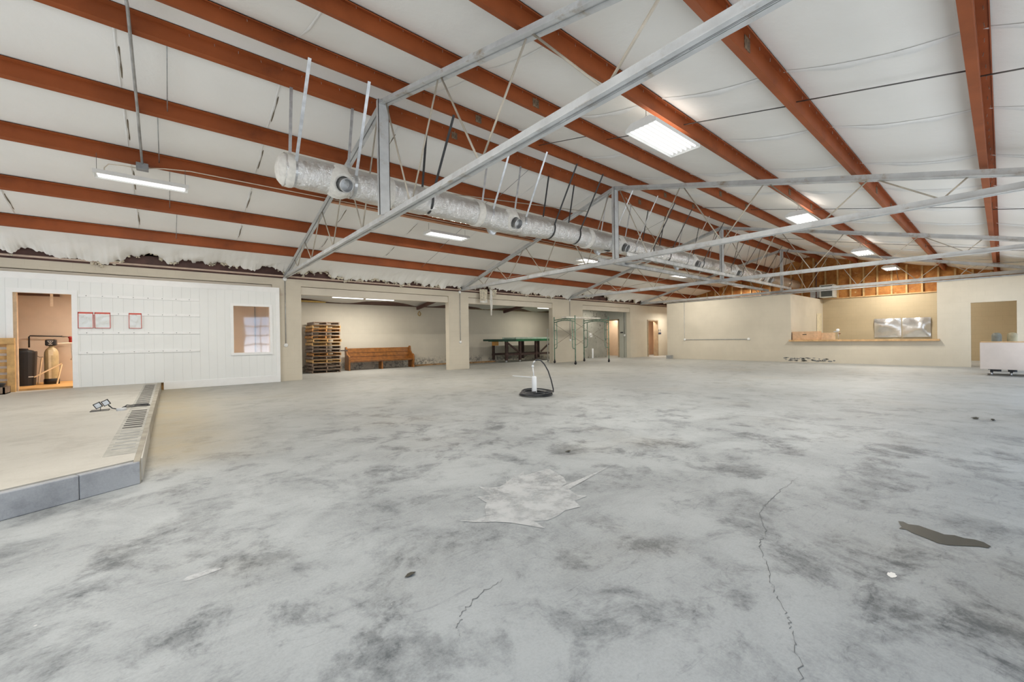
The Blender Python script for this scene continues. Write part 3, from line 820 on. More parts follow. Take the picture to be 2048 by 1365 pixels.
for x, lab in ((3.03, 'left-hand pier beside the white partition'), (9.92, 'middle pier between the pew bay and the bench bay'), (17.1, 'pier behind the scaffold')):
    conduit([(x, YL-.02, WT-.02), (x, YL-.02, 1.25)], 'grey conduit down the '+lab, galv_dull, .012, boxes=(((x, YL, 1.2), (0, -1, 0), .065), ((x, YL, WT-.02), (0, -1, 0), .065)))
conduit([(XF-.02, 11.95, FT), (XF-.02, 11.95, 1.13), (XF-.02, 8.5, 1.13)], 'conduit dropping down and running along the far cream wall to an outlet', galv_dull, .014, boxes=(((XF, 11.95, 1.13), (-1, 0, 0), .07), ((XF, 8.5, 1.13), (-1, 0, 0), .07)))
conduit([(22.88, 15.86, 3.2), (22.88, 15.86, 1.5)], 'thin conduit to a round box beside the salmon room door', galv_dull, .012, boxes=(((22.9, 15.86, 1.45), (-1, 0, 0), .07),))
conduit([(26.0, 3.1, pb(3.1)), (26.02, 3.16, 4.3), (25.9, 3.05, 3.55)], 'loose cable dangling over the kitchen opening', dark_rod, .008)
conduit([(20, -.5, 3.75), (22.6, -.5, 3.72), (24.4, .5, 3.98), (25.2, .9, 3.95), (25.5, 1.1, 3.75), (25.5, 1.1, 3.4)], 'curved conduit dropping behind the right end of the far wall', galv_dull, .014)
# diagonal bracing rods
for (p, q, lab) in (((9.98, 8.2, 5.2), (4.6, 9.1, 4.95), 'long diagonal bracing rod left of the duct past the nearest truss'),
                    ((10.2, 13.0, 3.7), (16.8, 8.2, 5.2), 'long diagonal bracing rod left of the duct past the second truss'),
                    ((17.2, 13.0, 3.7), (23.7, 8.2, 5.2), 'long diagonal bracing rod left of the duct past the third truss'),
                    ((10.1, 6.9, 5.3), (16.9, 9.5, 4.9), 'diagonal bracing rod crossing behind the second truss post')):
    o = MB().tube([p, q], .011, 6).build('bracing_rod', rod_m, origin='base'); tag(o, lab, 'rod', 'diagonal bracing rods')

# ---------------------------------------------------------------- raised slab, curb, drain
ZP = .21
pts = [(-.20, 15.22), (-7, 15.22), (-7, 1.74), (-.24, 5.27), (-.20, 5.30)]
slab = struct('floor_raised', MB().prism([(x, y, 0) for x, y in pts][::-1], (0, 0, ZP)), ramp_m)
cb = MB()
p0 = Vector((-.212, 5.17, 0)); dr = (Vector((-.97, 4.775, 0))-p0).normalized(); nn = Vector((dr.y, -dr.x, 0))
if nn.y < 0: nn = -nn
# long blocks along the front, each its own part of the slab
lens = [.42, .62, 1.2, 1.2, 1.2, 1.2]; s = 0
for L in lens:
    a = p0+dr*s; b = p0+dr*(s+L-.004)
    MB().prism([(a.x, a.y, 0), (b.x, b.y, 0), (b.x+nn.x*.07, b.y+nn.y*.07, 0), (a.x+nn.x*.07, a.y+nn.y*.07, 0)], (0, 0, ZP-.003)).build('curb_block', curb_m, slab, bevel=.008)
    s += L
MB().prism([(-.212, 5.172, 0), (-.155, 15.22, 0), (-.235, 15.22, 0), (-.26, 5.172, 0)], (0, 0, ZP+.004)).build('curb_edge', M('tan_concrete_edge', (.36, .33, .27), .8, 0, .2, 4), slab, bevel=.006)
# grate: slotted channel cast in the slab
MB().box(-.50, -.235, 5.6, 14.9, ZP-.005, ZP+.003).build('drain_channel', M('concrete_dust_channel', (.42, .41, .37), .8, 0, .2, 6), slab)
slot_m = M('dark_slot', (.06, .055, .05), .8)
yv = 7.3; k = 0
mb = MB()
while yv < 14.7:
    if not (9.25 < yv < 9.5 or 9.62 < yv < 9.7): mb.box(-.465, -.275, yv, yv+.075+.015*(k % 2), ZP+.003, ZP+.005)
    yv += .195; k += 1
mb.build('drain_slots', slot_m, slab)
mb = MB(); yv = 5.9
while yv < 7.2: mb.box(-.46, -.28, yv, yv+.03, ZP+.003, ZP+.0045); yv += .195
mb.build('filled_slots', M('dusty_slot', (.30, .31, .31), .9), slab)

# work lamp with two heads on the slab
t = thing('work_lamp', 'small two-headed work lamp lying on the raised slab, with its cord', 'work lamp', (-.82, 9.58, ZP))
for cx, cz, k in ((-.895, ZP+.09, 0), (-.80, ZP+.125, 1)):
    fr = MB(); R = Matrix.Rotation(math.radians(-28), 4, 'Y')
    def P3(a, b, c): return Vector((cx, 9.58, cz)) + R @ Vector((a, b, c))
    w = .045
    for (a0, a1, b0, b1) in ((-w, w, -w, -w+.010), (-w, w, w-.010, w), (-w, -w+.010, -w, w), (w-.010, w, -w, w)):
        fr.prism([P3(a0, -.02, b0), P3(a1, -.02, b0), P3(a1, -.02, b1), P3(a0, -.02, b1)], (0, .04, 0))
    hd = fr.build('lamp_head', black_p, t)
    MB().prism([P3(-w+.01, -.015, -w+.01), P3(w-.01, -.015, -w+.01), P3(w-.01, -.015, w-.01), P3(-w+.01, -.015, w-.01)], (0, .03, 0)).build('lens', glow_blue, hd)
MB().tube([(-.98, 9.5, ZP+.006), (-.76, 9.5, ZP+.006), (-.76, 9.66, ZP+.006), (-.98, 9.66, ZP+.006)], .007, 6, closed=True).tube([(-.86, 9.5, ZP+.006), (-.86, 9.52, ZP+.05), (-.86, 9.56, ZP+.07)], .006, 6).build('stand', dark_rod, t)
MB().tube([(-.77, 9.58, ZP+.08), (-.72, 9.52, ZP+.03), (-.66, 9.5, ZP+.012), (-.60, 9.52, ZP+.012), (-.55, 9.65, ZP+.05), (-.52, 9.9, ZP+.012), (-.42, 9.95, ZP+.014), (-.28, 9.85, ZP+.014), (-.26, 9.7, ZP+.014), (-.30, 9.62, ZP+.014), (-.42, 9.7, ZP+.014), (-.5, 9.6, ZP+.02), (-.58, 9.45, ZP+.045), (-.60, 9.38, ZP+.03)], .009, 8).build('cord', rubber, t)
o = MB().lathe([(.001, .04), (.06, .04), (.065, .03), (.065, .0)], (-.60, 9.36, ZP), 20).build('drain_plug', M('pale_grey_disc', (.55, .56, .57), .5), origin='base')
tag(o, 'pale grey round cap on the raised slab under the lamp cord', 'floor cap')

# ---------------------------------------------------------------- white partition with door and window
PY0, PY1 = 15.24, 15.34
mb = MB()
dx0, dx1, dz1 = -2.84, -1.86, 2.60
wx0, wx1, wz0, wz1 = 1.56, 2.54, .99, 2.45
PT = 3.09
mb.box(-3.6, dx0, PY0, PY1, ZP, PT); mb.box(dx0, dx1, PY0, PY1, dz1, PT); mb.box(dx1, -.10, PY0, PY1, ZP+.0, PT)
mb.box(-.10, wx0, PY0, PY1, 0.004, PT); mb.box(wx0, wx1, PY0, PY1, .004, wz0); mb.box(wx0, wx1, PY0, PY1, wz1, PT); mb.box(wx1, 2.82, PY0, PY1, .004, PT)
part = struct('wall_partition', mb, panel_m)
trim_w = M('white_gloss_trim', (.89, .89, .875), .35, 0, .02)
MB().box(-3.6, 2.83, PY0-.012, PY0, PT-.16, PT).build('top_board', trim_w, part)
MB().box(2.72, 2.83, PY0-.012, PY0, .004, PT-.16).build('corner_board', trim_w, part)
MB().box(-.10, 2.72, PY0-.012, PY0, .004, .22).build('bottom_board', trim_w, part)
MB().box(dx1+.10, -.5, PY0-.006, PY0, ZP, ZP+.02).build('bottom_strip', trim_w, part)
for k, z in enumerate((2.575, 2.12, 1.615, 1.10)):
    MB().box(-1.75, .73, PY0-.03, PY0, z-.035, z+.035).build('rail', trim_w, part)
    mb = MB(); x = -1.6
    while x < .7: mb.lathe([(.001, .006), (.012, .004), (.012, 0)], (x, PY0-.03, z), 8, (0, -1, 0)); x += .30
    mb.build('rail_screws', galv_dull, part)
door = struct('door_4', MB().box(dx0-.10, dx0+.004, PY0-.025, PY1+.004, ZP+.001, dz1+.10).box(dx1-.004, dx1+.10, PY0-.025, PY1+.004, ZP+.001, dz1+.10).box(dx0+.004, dx1-.004, PY0-.025, PY1+.004, dz1-.004, dz1+.10), trim_w)
MB().box(dx0+.004, dx0+.06, PY0+.02, PY1+.04, ZP+.001, dz1-.004).build('jamb', M('pale_pine_jamb', (.62, .46, .30), .6), door)
win = struct('window_1', MB().box(wx0-.07, wx0+.003, PY0-.05, PY1+.003, wz0-.07, wz1+.07).box(wx1-.003, wx1+.07, PY0-.05, PY1+.003, wz0-.07, wz1+.07).box(wx0+.003, wx1-.003, PY0-.045, PY1+.003, wz1-.003, wz1+.07).box(wx0+.003, wx1-.003, PY0-.045, PY1+.003, wz0-.07, wz0+.003), trim_w)
MB().box(wx0, wx1, PY0+.03, PY0+.036, wz0, wz1).build('pane', glass_m, win)
# utility room
UZ = .25
struct('floor_utility', MB().box(-4.2, 2.64, PY1, 18.4, ZP-.01 if False else .002, UZ), orange_floor)
struct('wall_utility', MB().box(-4.2, 2.95, 17.7, 17.8, UZ, 3.2).box(-4.2, -4.1, YL+.28, 17.7, UZ, 3.2).box(2.85, 2.95, YL+.28, 17.7, UZ, 3.2).box(2.5, 2.52, 17.68, 17.7, UZ, 3.0), util_wall)
struct('trim_4', MB().box(2.46, 2.49, 17.66, 17.7, UZ, 3.1).box(-4.1, -2.4, 17.55, 17.7, 2.72, 2.79), M('dark_brown_strip', (.10, .05, .03), .6))
struct('ceiling_utility', MB().box(-4.2, 2.95, PY1+.02, 17.8, 2.86, 2.92), util_wall)
ul = thing('utility_light', 'bare lamp batten on the ceiling inside the utility room', 'light', (-.6, 16.4, 2.8))
MB().box(-1.2, 0, 16.35, 16.45, 2.8, 2.85).build('housing', white_paint, ul)
MB().tube([(-1.15, 16.4, 2.775), (-.05, 16.4, 2.775)], .016, 8).build('lamp_tube', lamp_e, ul)
area(ul, (-.6, 16.4, 2.75), 1.1, .1, LAMP_W*.62, (1, .87, .74))

# sleeves on the partition
for x, w, lab in ((-1.615, .255, 'clear plastic sleeve with red edges nearest the utility doorway'),
                  (-1.305, .275, 'clear plastic sleeve with red edges, middle of the three on the white partition'),
                  (-.67, .235, 'clear plastic sleeve with red edges hanging apart to the right of the other two')):
    t = thing('document_sleeve', lab, 'plastic sleeve', (x, PY0-.03, 1.75), 'red-edged sleeves on the partition')
    z0, z1 = 1.745, 2.14; yy = PY0-.024
    MB().grid(lambda s, q: (x-w/2+w*s, yy-.006-.010*noise.noise(Vector((s*3+x*7, q*3, 0))), z0+(z1-z0)*q), 10, 10).build('pocket', clear_m, t)
    b = .012
    MB().box(x-w/2-b, x-w/2, yy-.012, yy, z0-b, z1).box(x+w/2, x+w/2+b, yy-.012, yy, z0-b, z1).box(x-w/2-b, x+w/2+b, yy-.012, yy, z0-b, z0).box(x-w/2-b, x+w/2+b, yy-.012, yy, z1-.03, z1+.012).build('red_border', redtape, t)

# utility room contents
t = thing('brine_tank', 'tall black square plastic tank on the utility room floor', 'tank', (-2.94, 16.6, UZ))
mb = MB()
prof = [(.215, 0), (.22, .12), (.235, .5), (.25, .86), (.245, .90)]
vs = []; n = 24
for rr, z in prof:
    for j in range(n):
        a = 2*PI*j/n; k = (abs(math.cos(a))**4+abs(math.sin(a))**4)**-.25
        vs.append((-2.94+rr*k*math.cos(a), 16.6+rr*k*math.sin(a), UZ+z))
fs = [(i*n+j, i*n+(j+1) % n, (i+1)*n+(j+1) % n, (i+1)*n+j) for i in range(len(prof)-1) for j in range(n)]+[tuple(range(4*n, 5*n))]
mb.add(vs, fs, False); mb.build('body', black_p, t)
MB().lathe([(.20, 0), (.21, .02), (.17, .04), (.11, .055), (.10, .085), (.001, .09)], (-2.94, 16.6, UZ+.89), 24).build('lid', black_p, t)
MB().box(-3.16, -2.72, 16.385, 16.39, UZ+.22, UZ+.245).build('tape_strip', plastic_w, t)
t = thing('water_softener', 'tan cylindrical softener tank with black control head and black foot', 'tank', (-2.44, 16.7, UZ))
MB().lathe([(.001, .10), (.135, .10), (.137, .14), (.137, .80), (.128, .88), (.10, .95), (.05, 1.0), (.04, 1.04)], (-2.44, 16.7, UZ), 28).build('body', tank_tan, t)
MB().lathe([(.001, 0), (.15, 0), (.15, .12), (.138, .15)], (-2.44, 16.7, UZ), 28).build('foot', black_p, t)
hd = MB().box(-2.545, -2.335, 16.6, 16.78, UZ+1.04, UZ+1.21).build('control_head', black_p, t, bevel=.03)
mk = MB()
for k in range(5):   # the small pale triangular badge with a bar under it
    ww = .062-.012*k; z = UZ+1.175-.016*k
    mk.box(-2.44-ww, -2.44-ww+.016, 16.592, 16.599, z-.006, z+.006).box(-2.44+ww-.016, -2.44+ww, 16.592, 16.599, z-.006, z+.006)
    if k in (0,): mk.box(-2.44-ww, -2.44+ww, 16.592, 16.599, z-.004, z+.006)
    if k in (1, 2): mk.box(-2.448, -2.432, 16.592, 16.599, z-.006, z+.006)
mk.box(-2.475, -2.405, 16.592, 16.599, UZ+1.075, UZ+1.088)
mk.build('badge', M('pale_badge', (.7, .68, .62), .4), hd)
MB().box(-2.475, -2.385, 16.558, 16.562, UZ+.78, UZ+.93).build('sticker', M('cream_label', (.75, .66, .48), .5), t, label='cream label')
MB().box(-2.475, -2.425, 16.557, 16.561, UZ+.15, UZ+.78).build('level_strip', M('cream_strip', (.72, .62, .42), .5), t)
conduit([(-2.99, 17.6, UZ+1.0), (-2.99, 17.6, UZ+1.30), (-2.97, 17.6, UZ+1.33), (-2.35, 17.6, UZ+1.31)], 'black insulated pipe bent along the utility room rear wall', black_p, .018, 'water_pipe')
conduit([(-2.34, 16.75, UZ+1.10), (-2.1, 17.2, UZ+1.12), (-1.95, 17.4, UZ+1.12)], 'cream water pipe leaving the softener head', pipe_cream, .012, 'water_pipe')
conduit([(-2.16, 17.5, UZ+1.10), (-2.15, 17.5, UZ+.7), (-2.17, 17.5, UZ+.62)], 'thin grey pipe down the utility wall below the red filter', galv_dull, .010, 'water_pipe')
conduit([(-2.73, 16.7, UZ+.8), (-2.65, 16.65, UZ+.74), (-2.58, 16.65, UZ+.74)], 'thin black tube joining the black tank to the softener', black_p, .006, 'water_pipe')
t = thing('water_filter', 'small dull red filter housing on the pipe at the utility room wall', 'filter', (-2.17, 17.45, UZ+1.15))
MB().lathe([(.001, 0), (.035, .01), (.035, .12), (.05, .13), (.05, .17), (.001, .18)], (-2.17, 17.45, UZ+1.13), 16).build('cup', red_p, t)
MB().tube([(-2.33, 17.45, UZ+1.30), (-2.02, 17.45, UZ+1.30)], .014, 8).build('fitting', galv_dull, t)
for (p, q, lab) in (((-2.70, 16.35, UZ+.22), (-2.22, 16.5, UZ+.56), 'pale wooden strip leaning up past the softener'),
                    ((-2.31, 16.45, UZ+.005), (-2.23, 16.55, UZ+.53), 'pale wooden strip standing at the right of the softener'),
                    ((-2.72, 16.9, UZ+.005), (-2.66, 17.0, UZ+.72), 'pale wooden strip standing behind the black tank')):
    o = MB().beam(p, q, .018, .03).build('wood_strip', M('pale_batten', (.72, .56, .36), .7), origin='base'); tag(o, lab, 'wood strip', 'strips leaning in the utility room')
o = MB().box(-2.475, -2.42, 16.9, 16.92, 2.38, 2.86).build('hanging_strap', M('pale_strap', (.72, .62, .50), .7), origin='base'); tag(o, 'pale strip hanging from the utility room ceiling', 'strip')

# pallet leaning at the left edge
t = thing('leaning_pallet', 'pale wooden pallet standing on edge against the partition at the far left', 'pallet', (-3.3, 15.0, ZP))
for x in (-2.84, -3.25, -3.66): MB().box(x-.06, x+.06, 15.02, 15.11, ZP, ZP+1.28).build('stringer', wood_tan, t)
MB().box(-3.75, -2.78, 15.0, 15.02, ZP+1.14, ZP+1.28).build('end_board', wood_tan, t)
for k in range(8): MB().box(-3.75, -2.86, 15.115, 15.135, ZP+.02+k*.15, ZP+.11+k*.15).build('slat', wood_tan, t)
t = thing('hose_bucket', 'dark crate with coiled black hose at the foot of the leaning pallet', 'crate', (-3.05, 14.6, ZP))
MB().box(-3.3, -2.83, 14.45, 14.9, ZP, ZP+.02).box(-3.3, -3.27, 14.45, 14.9, ZP, ZP+.16).box(-2.86, -2.83, 14.45, 14.9, ZP, ZP+.16).box(-3.3, -2.83, 14.45, 14.48, ZP, ZP+.16).box(-3.3, -2.83, 14.87, 14.9, ZP, ZP+.16).build('crate', wood_grey, t)
mb = MB()
for k in range(4): mb.tube([(-3.05+(.16+.01*k)*math.cos(a), 14.68+(.15+.01*k)*math.sin(a), ZP+.17+.022*k) for a in [i*PI/10 for i in range(20)]], .012, 6, closed=True)
mb.build('coiled_hose', rubber, t)

# ---------------------------------------------------------------- first bay: pallets, pew
def pallet(x0, y0, z, w, dd, rot, mat, lab, missing=False):
    t = thing('wooden_pallet', lab, 'pallet', (x0, y0, z), 'pallets in the tall stack')
    hz = .135
    def B(a0, a1, b0, b1, c0, c1): return MB().box(x0+a0, x0+a1, y0+b0, y0+b1, z+c0, z+c1)
    for k, a in enumerate((0, w/2-.02, w-.04)):
        if k == 2 and missing: pass
        B(a, a+.04, 0, dd, .018, hz-.036).build('stringer', mat, t)
    for k in range(6):
        b = k*(dd-.09)/5; B(0, w, b, b+.09, hz-.036, hz-.018).build('deck_board', mat, t)
    for k in range(3):
        b = k*(dd-.09)/2; B(0, w, b, b+.09, 0, .018).build('bottom_board', mat, t)
    t.rotation_euler.z = rot
    return t
NP = 15; zz = 0; rnd = random.Random(3)
for k in range(NP):
    lab = ['top', 'second', 'third', 'fourth', 'fifth', 'sixth', 'seventh', 'eighth', 'ninth', 'tenth', 'eleventh', 'twelfth', 'thirteenth', 'fourteenth', 'fifteenth'][NP-1-k]
    w = 1.12 if k < NP-1 else 1.02
    pos = 'topmost grey-brown wooden pallet on the tall stack' if k == NP-1 else ('bottom wooden pallet of the tall stack beside the pew' if k == 0 else 'wooden pallet, %s from the top of the tall stack' % lab)
    pallet(4.52+rnd.uniform(-.03, .04)+(.0 if k < NP-1 else .05), 18.1+rnd.uniform(-.02, .03), zz+.001, w, 1.05, rnd.uniform(-.015, .02), [wood2, wood_tan, wood2, wood_grey][rnd.randrange(4)] if k < NP-1 else wood_grey, pos)
    zz += .119+.024
    if k == 6:
        pass
o = MB().box(5.62, 6.0, 18.30, 18.42, .878, .925).build('loose_board', M('black_brown_board', (.05, .04, .035), .7), origin='base')
tag(o, 'short dark board poking out of the right side of the pallet stack towards the pew', 'board')
t = thing('wooden_pew', 'honey-brown wooden church pew standing against the rear wall of the first bay', 'pew', (7.6, 18.75, 0))
def endpanel(x):
    sil = [(18.42, 0), (18.98, 0), (19.0, .1), (18.96, .5), (18.98, .95), (18.94, 1.03), (18.86, 1.05), (18.80, 1.0), (18.77, .82), (18.66, .70), (18.50, .66), (18.42, .60), (18.40, .5), (18.44, .1)]
    return MB().prism([(x, y, z) for y, z in sil], (.07, 0, 0))
for x in (6.08, 9.15): endpanel(x).build('end_panel', pew_w, t, bevel=.01)
MB().prism([(6.15, 18.86, .42), (6.15, 18.90, .42), (6.15, 18.97, .98), (6.15, 18.93, .98)], (3.0, 0, 0)).build('backrest', pew_w, t)
for z in (.60, .78): MB().box(6.15, 9.15, 18.865+(z-.42)*.125-.02, 18.90+(z-.42)*.125-.03, z-.006, z+.006).build('groove_strip', M('dark_oak_line', (.14, .05, .015), .5), t)
MB().box(6.15, 9.15, 18.45, 18.9, .41, .44).build('seat', pew_w, t)
MB().box(6.15, 9.15, 18.47, 18.50, .36, .41).build('apron', pew_w, t)
MB().box(7.60, 7.66, 18.50, 18.88, 0, .41).build('middle_leg', pew_w, t)
o = MB().tube([(9.95, 19.27, 2.80), (9.90, 19.27, 2.74), (9.87, 19.27, 2.66), (9.92, 19.27, 2.58), (9.98, 19.27, 2.56), (10.03, 19.27, 2.66), (10.0, 19.27, 2.74)], .02, 6, closed=True).build('hook_ring', M('yellow_brown_ring', (.45, .30, .10), .6), origin='base')
tag(o, 'small yellow-brown ring hung high on the rear wall right of the pew', 'ring')
o = MB().prism([(3.6, 19.0, 3.0), (5.3, 19.0, 3.0), (5.35, 19.0, 3.04), (4.9, 19.0, 3.07), (3.6, 19.0, 3.08)], (0, .05, 0)).build('insulation_roll', M('yellow_insulation', (.62, .43, .14), .9), origin='base')
tag(o, 'yellow insulation batt showing at the top left of the first bay', 'insulation')
mb = MB()
mb.grid(lambda s, q: (5.3+6.2*s, 19.2-.02, 3.04+(.16-.08*s+.05*math.sin(s*14))*q), 60, 1)
struct('trim_5', mb, M('dark_gap_strip', (.10, .08, .065), .9))
struct('trim_6', MB().grid(lambda s, q: (11.5+8*s, 19.2-.02, 3.02+(.16+.07*noise.noise(Vector((s*22, 0, 2))))*q), 80, 2), M('dusty_rolled_insulation', (.36, .27, .15), .9, 0, .5, 8))
for (a, b, lab) in (((9.75, 19.1, 2.93), (9.75, 15.9, 3.36), 'brown steel rafter above the pew bay'), ((15.4, 19.1, 2.93), (15.4, 15.9, 3.36), 'brown steel rafter above the green bench')):
    o = MB().beam(a, b, .1, .16).build('bay_rafter', brown_steel, origin='base'); tag(o, lab, 'rafter', 'rafters of the side bays')

# ---------------------------------------------------------------- green bench
t = thing('work_bench', 'long green-topped work bench on dark brown braced legs with casters', 'work bench', (16, 18, 0))
bx0, bx1, by0, by1 = 14.05, 18.1, 17.55, 18.9
MB().box(bx0, bx1, by0, by1, 1.17, 1.30).build('bench_top', green_p, t, bevel=.01)
MB().box(bx0-.35, bx0+.9, by0-.05, by1, 1.20, 1.305).build('top_extension', M('very_dark_green', (.008, .05, .03), .5), t)
for x in (14.35, 15.35, 16.6, 17.9):
    for y in (by0+.08, by1-.1):
        lg = MB().box(x-.06, x+.06, y-.06, y+.06, .12, 1.17).build('leg', brownleg, t)
        if y < 18: MB().lathe([(.001, -.02), (.055, -.02), (.055, .02), (.001, .02)], (x, y, .06), 14, (0, 1, 0)).box(x-.03, x+.03, y-.03, y+.03, .06, .12).build('caster', galv, lg)
for y in (by0+.08, by1-.1): MB().box(bx0+.2, bx1-.1, y-.03, y+.03, .38, .50).build('lower_rail', brownleg, t)
MB().beam((14.4, by0+.08, 1.12), (15.3, by0+.08, .55), .05, .09).build('brace', brownleg, t)
MB().beam((17.85, by0+.08, 1.12), (17.0, by0+.08, .55), .05, .09).build('brace', brownleg, t)
mb = MB()
for k in range(20): mb.tube([(bx0+1.1+k*.14, by0+.15, 1.36), (bx0+1.1+k*.14, by1-.1, 1.36)], .02, 6)
mb.box(bx0+1, bx0+3.95, by0+.1, by0+.14, 1.30, 1.40).box(bx0+1, bx0+3.95, by1-.1, by1-.06, 1.30, 1.40)
o = mb.build('roller_track', M('pale_green_grey_metal', (.42, .50, .44), .5, .2), origin='base'); tag(o, 'pale grey-green roller track lying on the green bench', 'roller track')
o = MB().box(13.8, 14.1, 18.0, 18.2, .95, 1.17).build('orange_bag', M('orange_cloth', (.55, .28, .08), .9), t, label='orange cloth under the bench end')
t = thing('step_frame', 'light grey metal stepped frame standing in front of the green bench', 'metal frame', (16.4, 16.4, 0))
for x in (16.15, 16.75):
    MB().box(x-.02, x+.02, 16.18, 16.22, .0, 1.84).build('upright', M('light_grey_metal', (.60, .61, .61), .4, .3), t)
for z in (.12, 1.05, 1.36, 1.82): MB().box(16.17, 16.73, 16.18, 16.22, z-.02, z+.02).build('rung', galv, t)
MB().box(16.13, 16.17, 15.85, 16.2, .08, .12).box(16.73, 16.77, 15.85, 16.2, .08, .12).build('foot', galv, t)
# boards on the floor of the bay
for (x0, x1, y0, y1, lab) in ((11.8, 14.4, 18.7, 18.95, 'dusty brown board lying at the foot of the bay wall left of the bench'), (9.5, 12.2, 19.05, 19.2, 'long dark board lying along the rear wall right of the pew')):
    o = MB().box(x0, x1, y0, y1, .0, .07).build('floor_board', M('orange_brown_board', (.34, .20, .09), .8, 0, .4), origin='base'); tag(o, lab, 'board', 'boards on the side bay floor')

# ---------------------------------------------------------------- scaffold
t = thing('rolling_scaffold', 'green tubular scaffold on casters in front of the pier', 'scaffold', (16.6, 14.2, 0))
def frame(xa, ya, xb, yb):
    A = Vector((xa, ya, 0)); B = Vector((xb, yb, 0)); d = (B-A); L = d.length; d.normalize(); Z = Vector((0, 0, 1))
    mb = MB()
    for e, P in ((1, A), (-1, B)):
        mb.tube([P+Z*.18, P+Z*2.42], .028, 8)
        ip = P+d*e*.22
        mb.tube([P+Z*.82, P+d*e*.05+Z*.78, ip-d*e*.04+Z*.80, ip+Z*.9, ip+Z*2.15], .021, 8)
        for z in (1.25, 1.72): mb.tube([P+Z*z, ip+Z*z], .014, 6)
    mb.tube([A+Z*2.12]+[A+d*L*s+Z*(2.12+.10*math.sin(PI*s)) for s in (.15, .3, .5, .7, .85)]+[B+Z*2.12], .024, 8)
    mb.tube([A+Z*2.25]+[A+d*L*s+Z*(2.25+.04*math.sin(PI*s)) for s in (.2, .5, .8)]+[B+Z*2.25], .024, 8)
    for s in (.2, .35, .5, .65, .8): mb.tube([A+d*L*s+Z*(2.12+.10*math.sin(PI*s)), A+d*L*s+Z*(2.26+.03*math.sin(PI*s))], .014, 6)
    mb.build('end_frame', scaf_g, t)
    for P in (A, B):
        c = MB(); c.lathe([(.001, -.02), (.07, -.02), (.075, 0), (.07, .02), (.001, .02)], (P.x, P.y, .075), 16, (0, 1, 0)); c.box(P.x-.02, P.x+.02, P.y-.03, P.y+.03, .075, .2)
        c.build('caster', black_p, t)
frame(15.55, 15.1, 15.3, 13.44); frame(17.75, 14.95, 17.93, 13.42)
for p, q in (((15.55, 15.06, 2.05), (17.75, 14.91, .95)), ((15.55, 15.06, .95), (17.75, 14.91, 2.05)), ((15.3, 13.42, 2.05), (17.93, 13.38, .95)), ((15.3, 13.42, .95), (17.93, 13.38, 2.05))):
    MB().tube([p, q], .010, 6).build('cross_brace', M('rusty_brace', (.27, .24, .18), .6, .2), t)
o = MB().box(15.3, 18.0, 14.0, 14.35, 2.315, 2.40).build('scaffold_plank', M('pale_plank', (.70, .66, .58), .6), origin='base', bevel=.003)
tag(o, 'pale plank laid across the top of the green scaffold', 'plank')

# ---------------------------------------------------------------- third bay and corridor bits
o = MB().lathe([(.001, .62), (.05, .62), (.05, 0)], (20.9, 16.9, 0), 14).build('pipe_stub', plastic_w, origin='base'); tag(o, 'white upright pipe stub standing on the floor of the third bay', 'pipe stub')
o = MB().box(21.0, 21.25, 17.2, 17.25, 1.35, 1.65).build('wall_panel_box', white_paint, origin='base'); tag(o, 'small white box on the patched wall behind the scaffold', 'wall box')
o = MB().box(22.87, 22.9, 15.98, 16.18, 1.60, 1.67).build('door_plate', black_p, origin='base'); tag(o, 'small black plate on the wall right of the salmon room door', 'plate')
t = thing('restroom_sign', 'small blue and white sign beside the corridor door', 'sign', (26.35, YL-.02, 1.5))
navy = M('navy_sign', (.03, .05, .10), .5)
MB().box(26.2, 26.55, YL-.02, YL-.005, 1.50, 1.62).build('sign_plate', navy, t)
mk = MB()
for x in (26.27, 26.47):   # two small standing figure pictograms
    mk.lathe([(.001, -.005), (.022, -.005), (.022, .005), (.001, .005)], (x, YL-.012, 1.83), 10, (0, 1, 0)).box(x-.03, x+.03, YL-.015, YL-.007, 1.73, 1.80).box(x-.018, x+.018, YL-.015, YL-.007, 1.66, 1.73)
mk.build('pictograms', navy, t)
o = MB().box(22.93, 23.18, 12.68, 12.98, .0, .2).build('corner_box', galv_dull, origin='base'); tag(o, 'small grey box on the floor at the corner of the cream wall', 'box')

# ---------------------------------------------------------------- kitchen opening
t = thing('cardboard_box', 'long tan cardboard box on the counter at the left of the kitchen opening', 'box', (23.65, 6.0, 1.075))
MB().box(23.25, 23.9, 5.55, 6.56, 1.077, 1.47).build('carton', cardboard, t, bevel=.004)
MB().box(23.245, 23.25, 5.98, 6.14, 1.31, 1.34).build('handle_slot', black_p, t)
o = MB().box(23.9, 24.3, 5.1, 5.6, 1.0, 1.40).build('counter_carton', M('pale_carton', (.66, .47, .30), .8), origin='base'); tag(o, 'paler carton behind the right end of the long cardboard box', 'box')
cb_ = MB().box(XF+.27, 24.6, 1.7, 6.55, .96, 1.0).build('worktop', cream_board, origin='base'); tag(cb_, 'cream worktop just inside the kitchen opening', 'worktop')
MB().box(XF+.28, 24.55, 1.75, 6.5, .0, .96).build('worktop_base', cream_board, cb_)
t = thing('tap_valve', 'small silver valve fitting standing on the counter of the kitchen opening', 'valve', (23.35, 4.78, 1.075))
MB().tube([(23.3, 4.78, 1.075), (23.3, 4.78, 1.40)], .012, 8).build('stem', galv, t)
MB().lathe([(.001, -.03), (.06, -.03), (.07, 0), (.06, .03), (.001, .03)], (23.3, 4.80, 1.50), 14, (1, .3, .2)).build('dial', plastic_w, t)
MB().lathe([(.001, -.03), (.04, -.03), (.04, .03), (.001, .03)], (23.3, 4.74, 1.35), 12, (0, 1, 0)).build('knob', M('rust_knob', (.30, .16, .08), .5), t)
MB().box(23.28, 23.32, 4.78, 4.95, 1.42, 1.45).build('lever', galv, t)
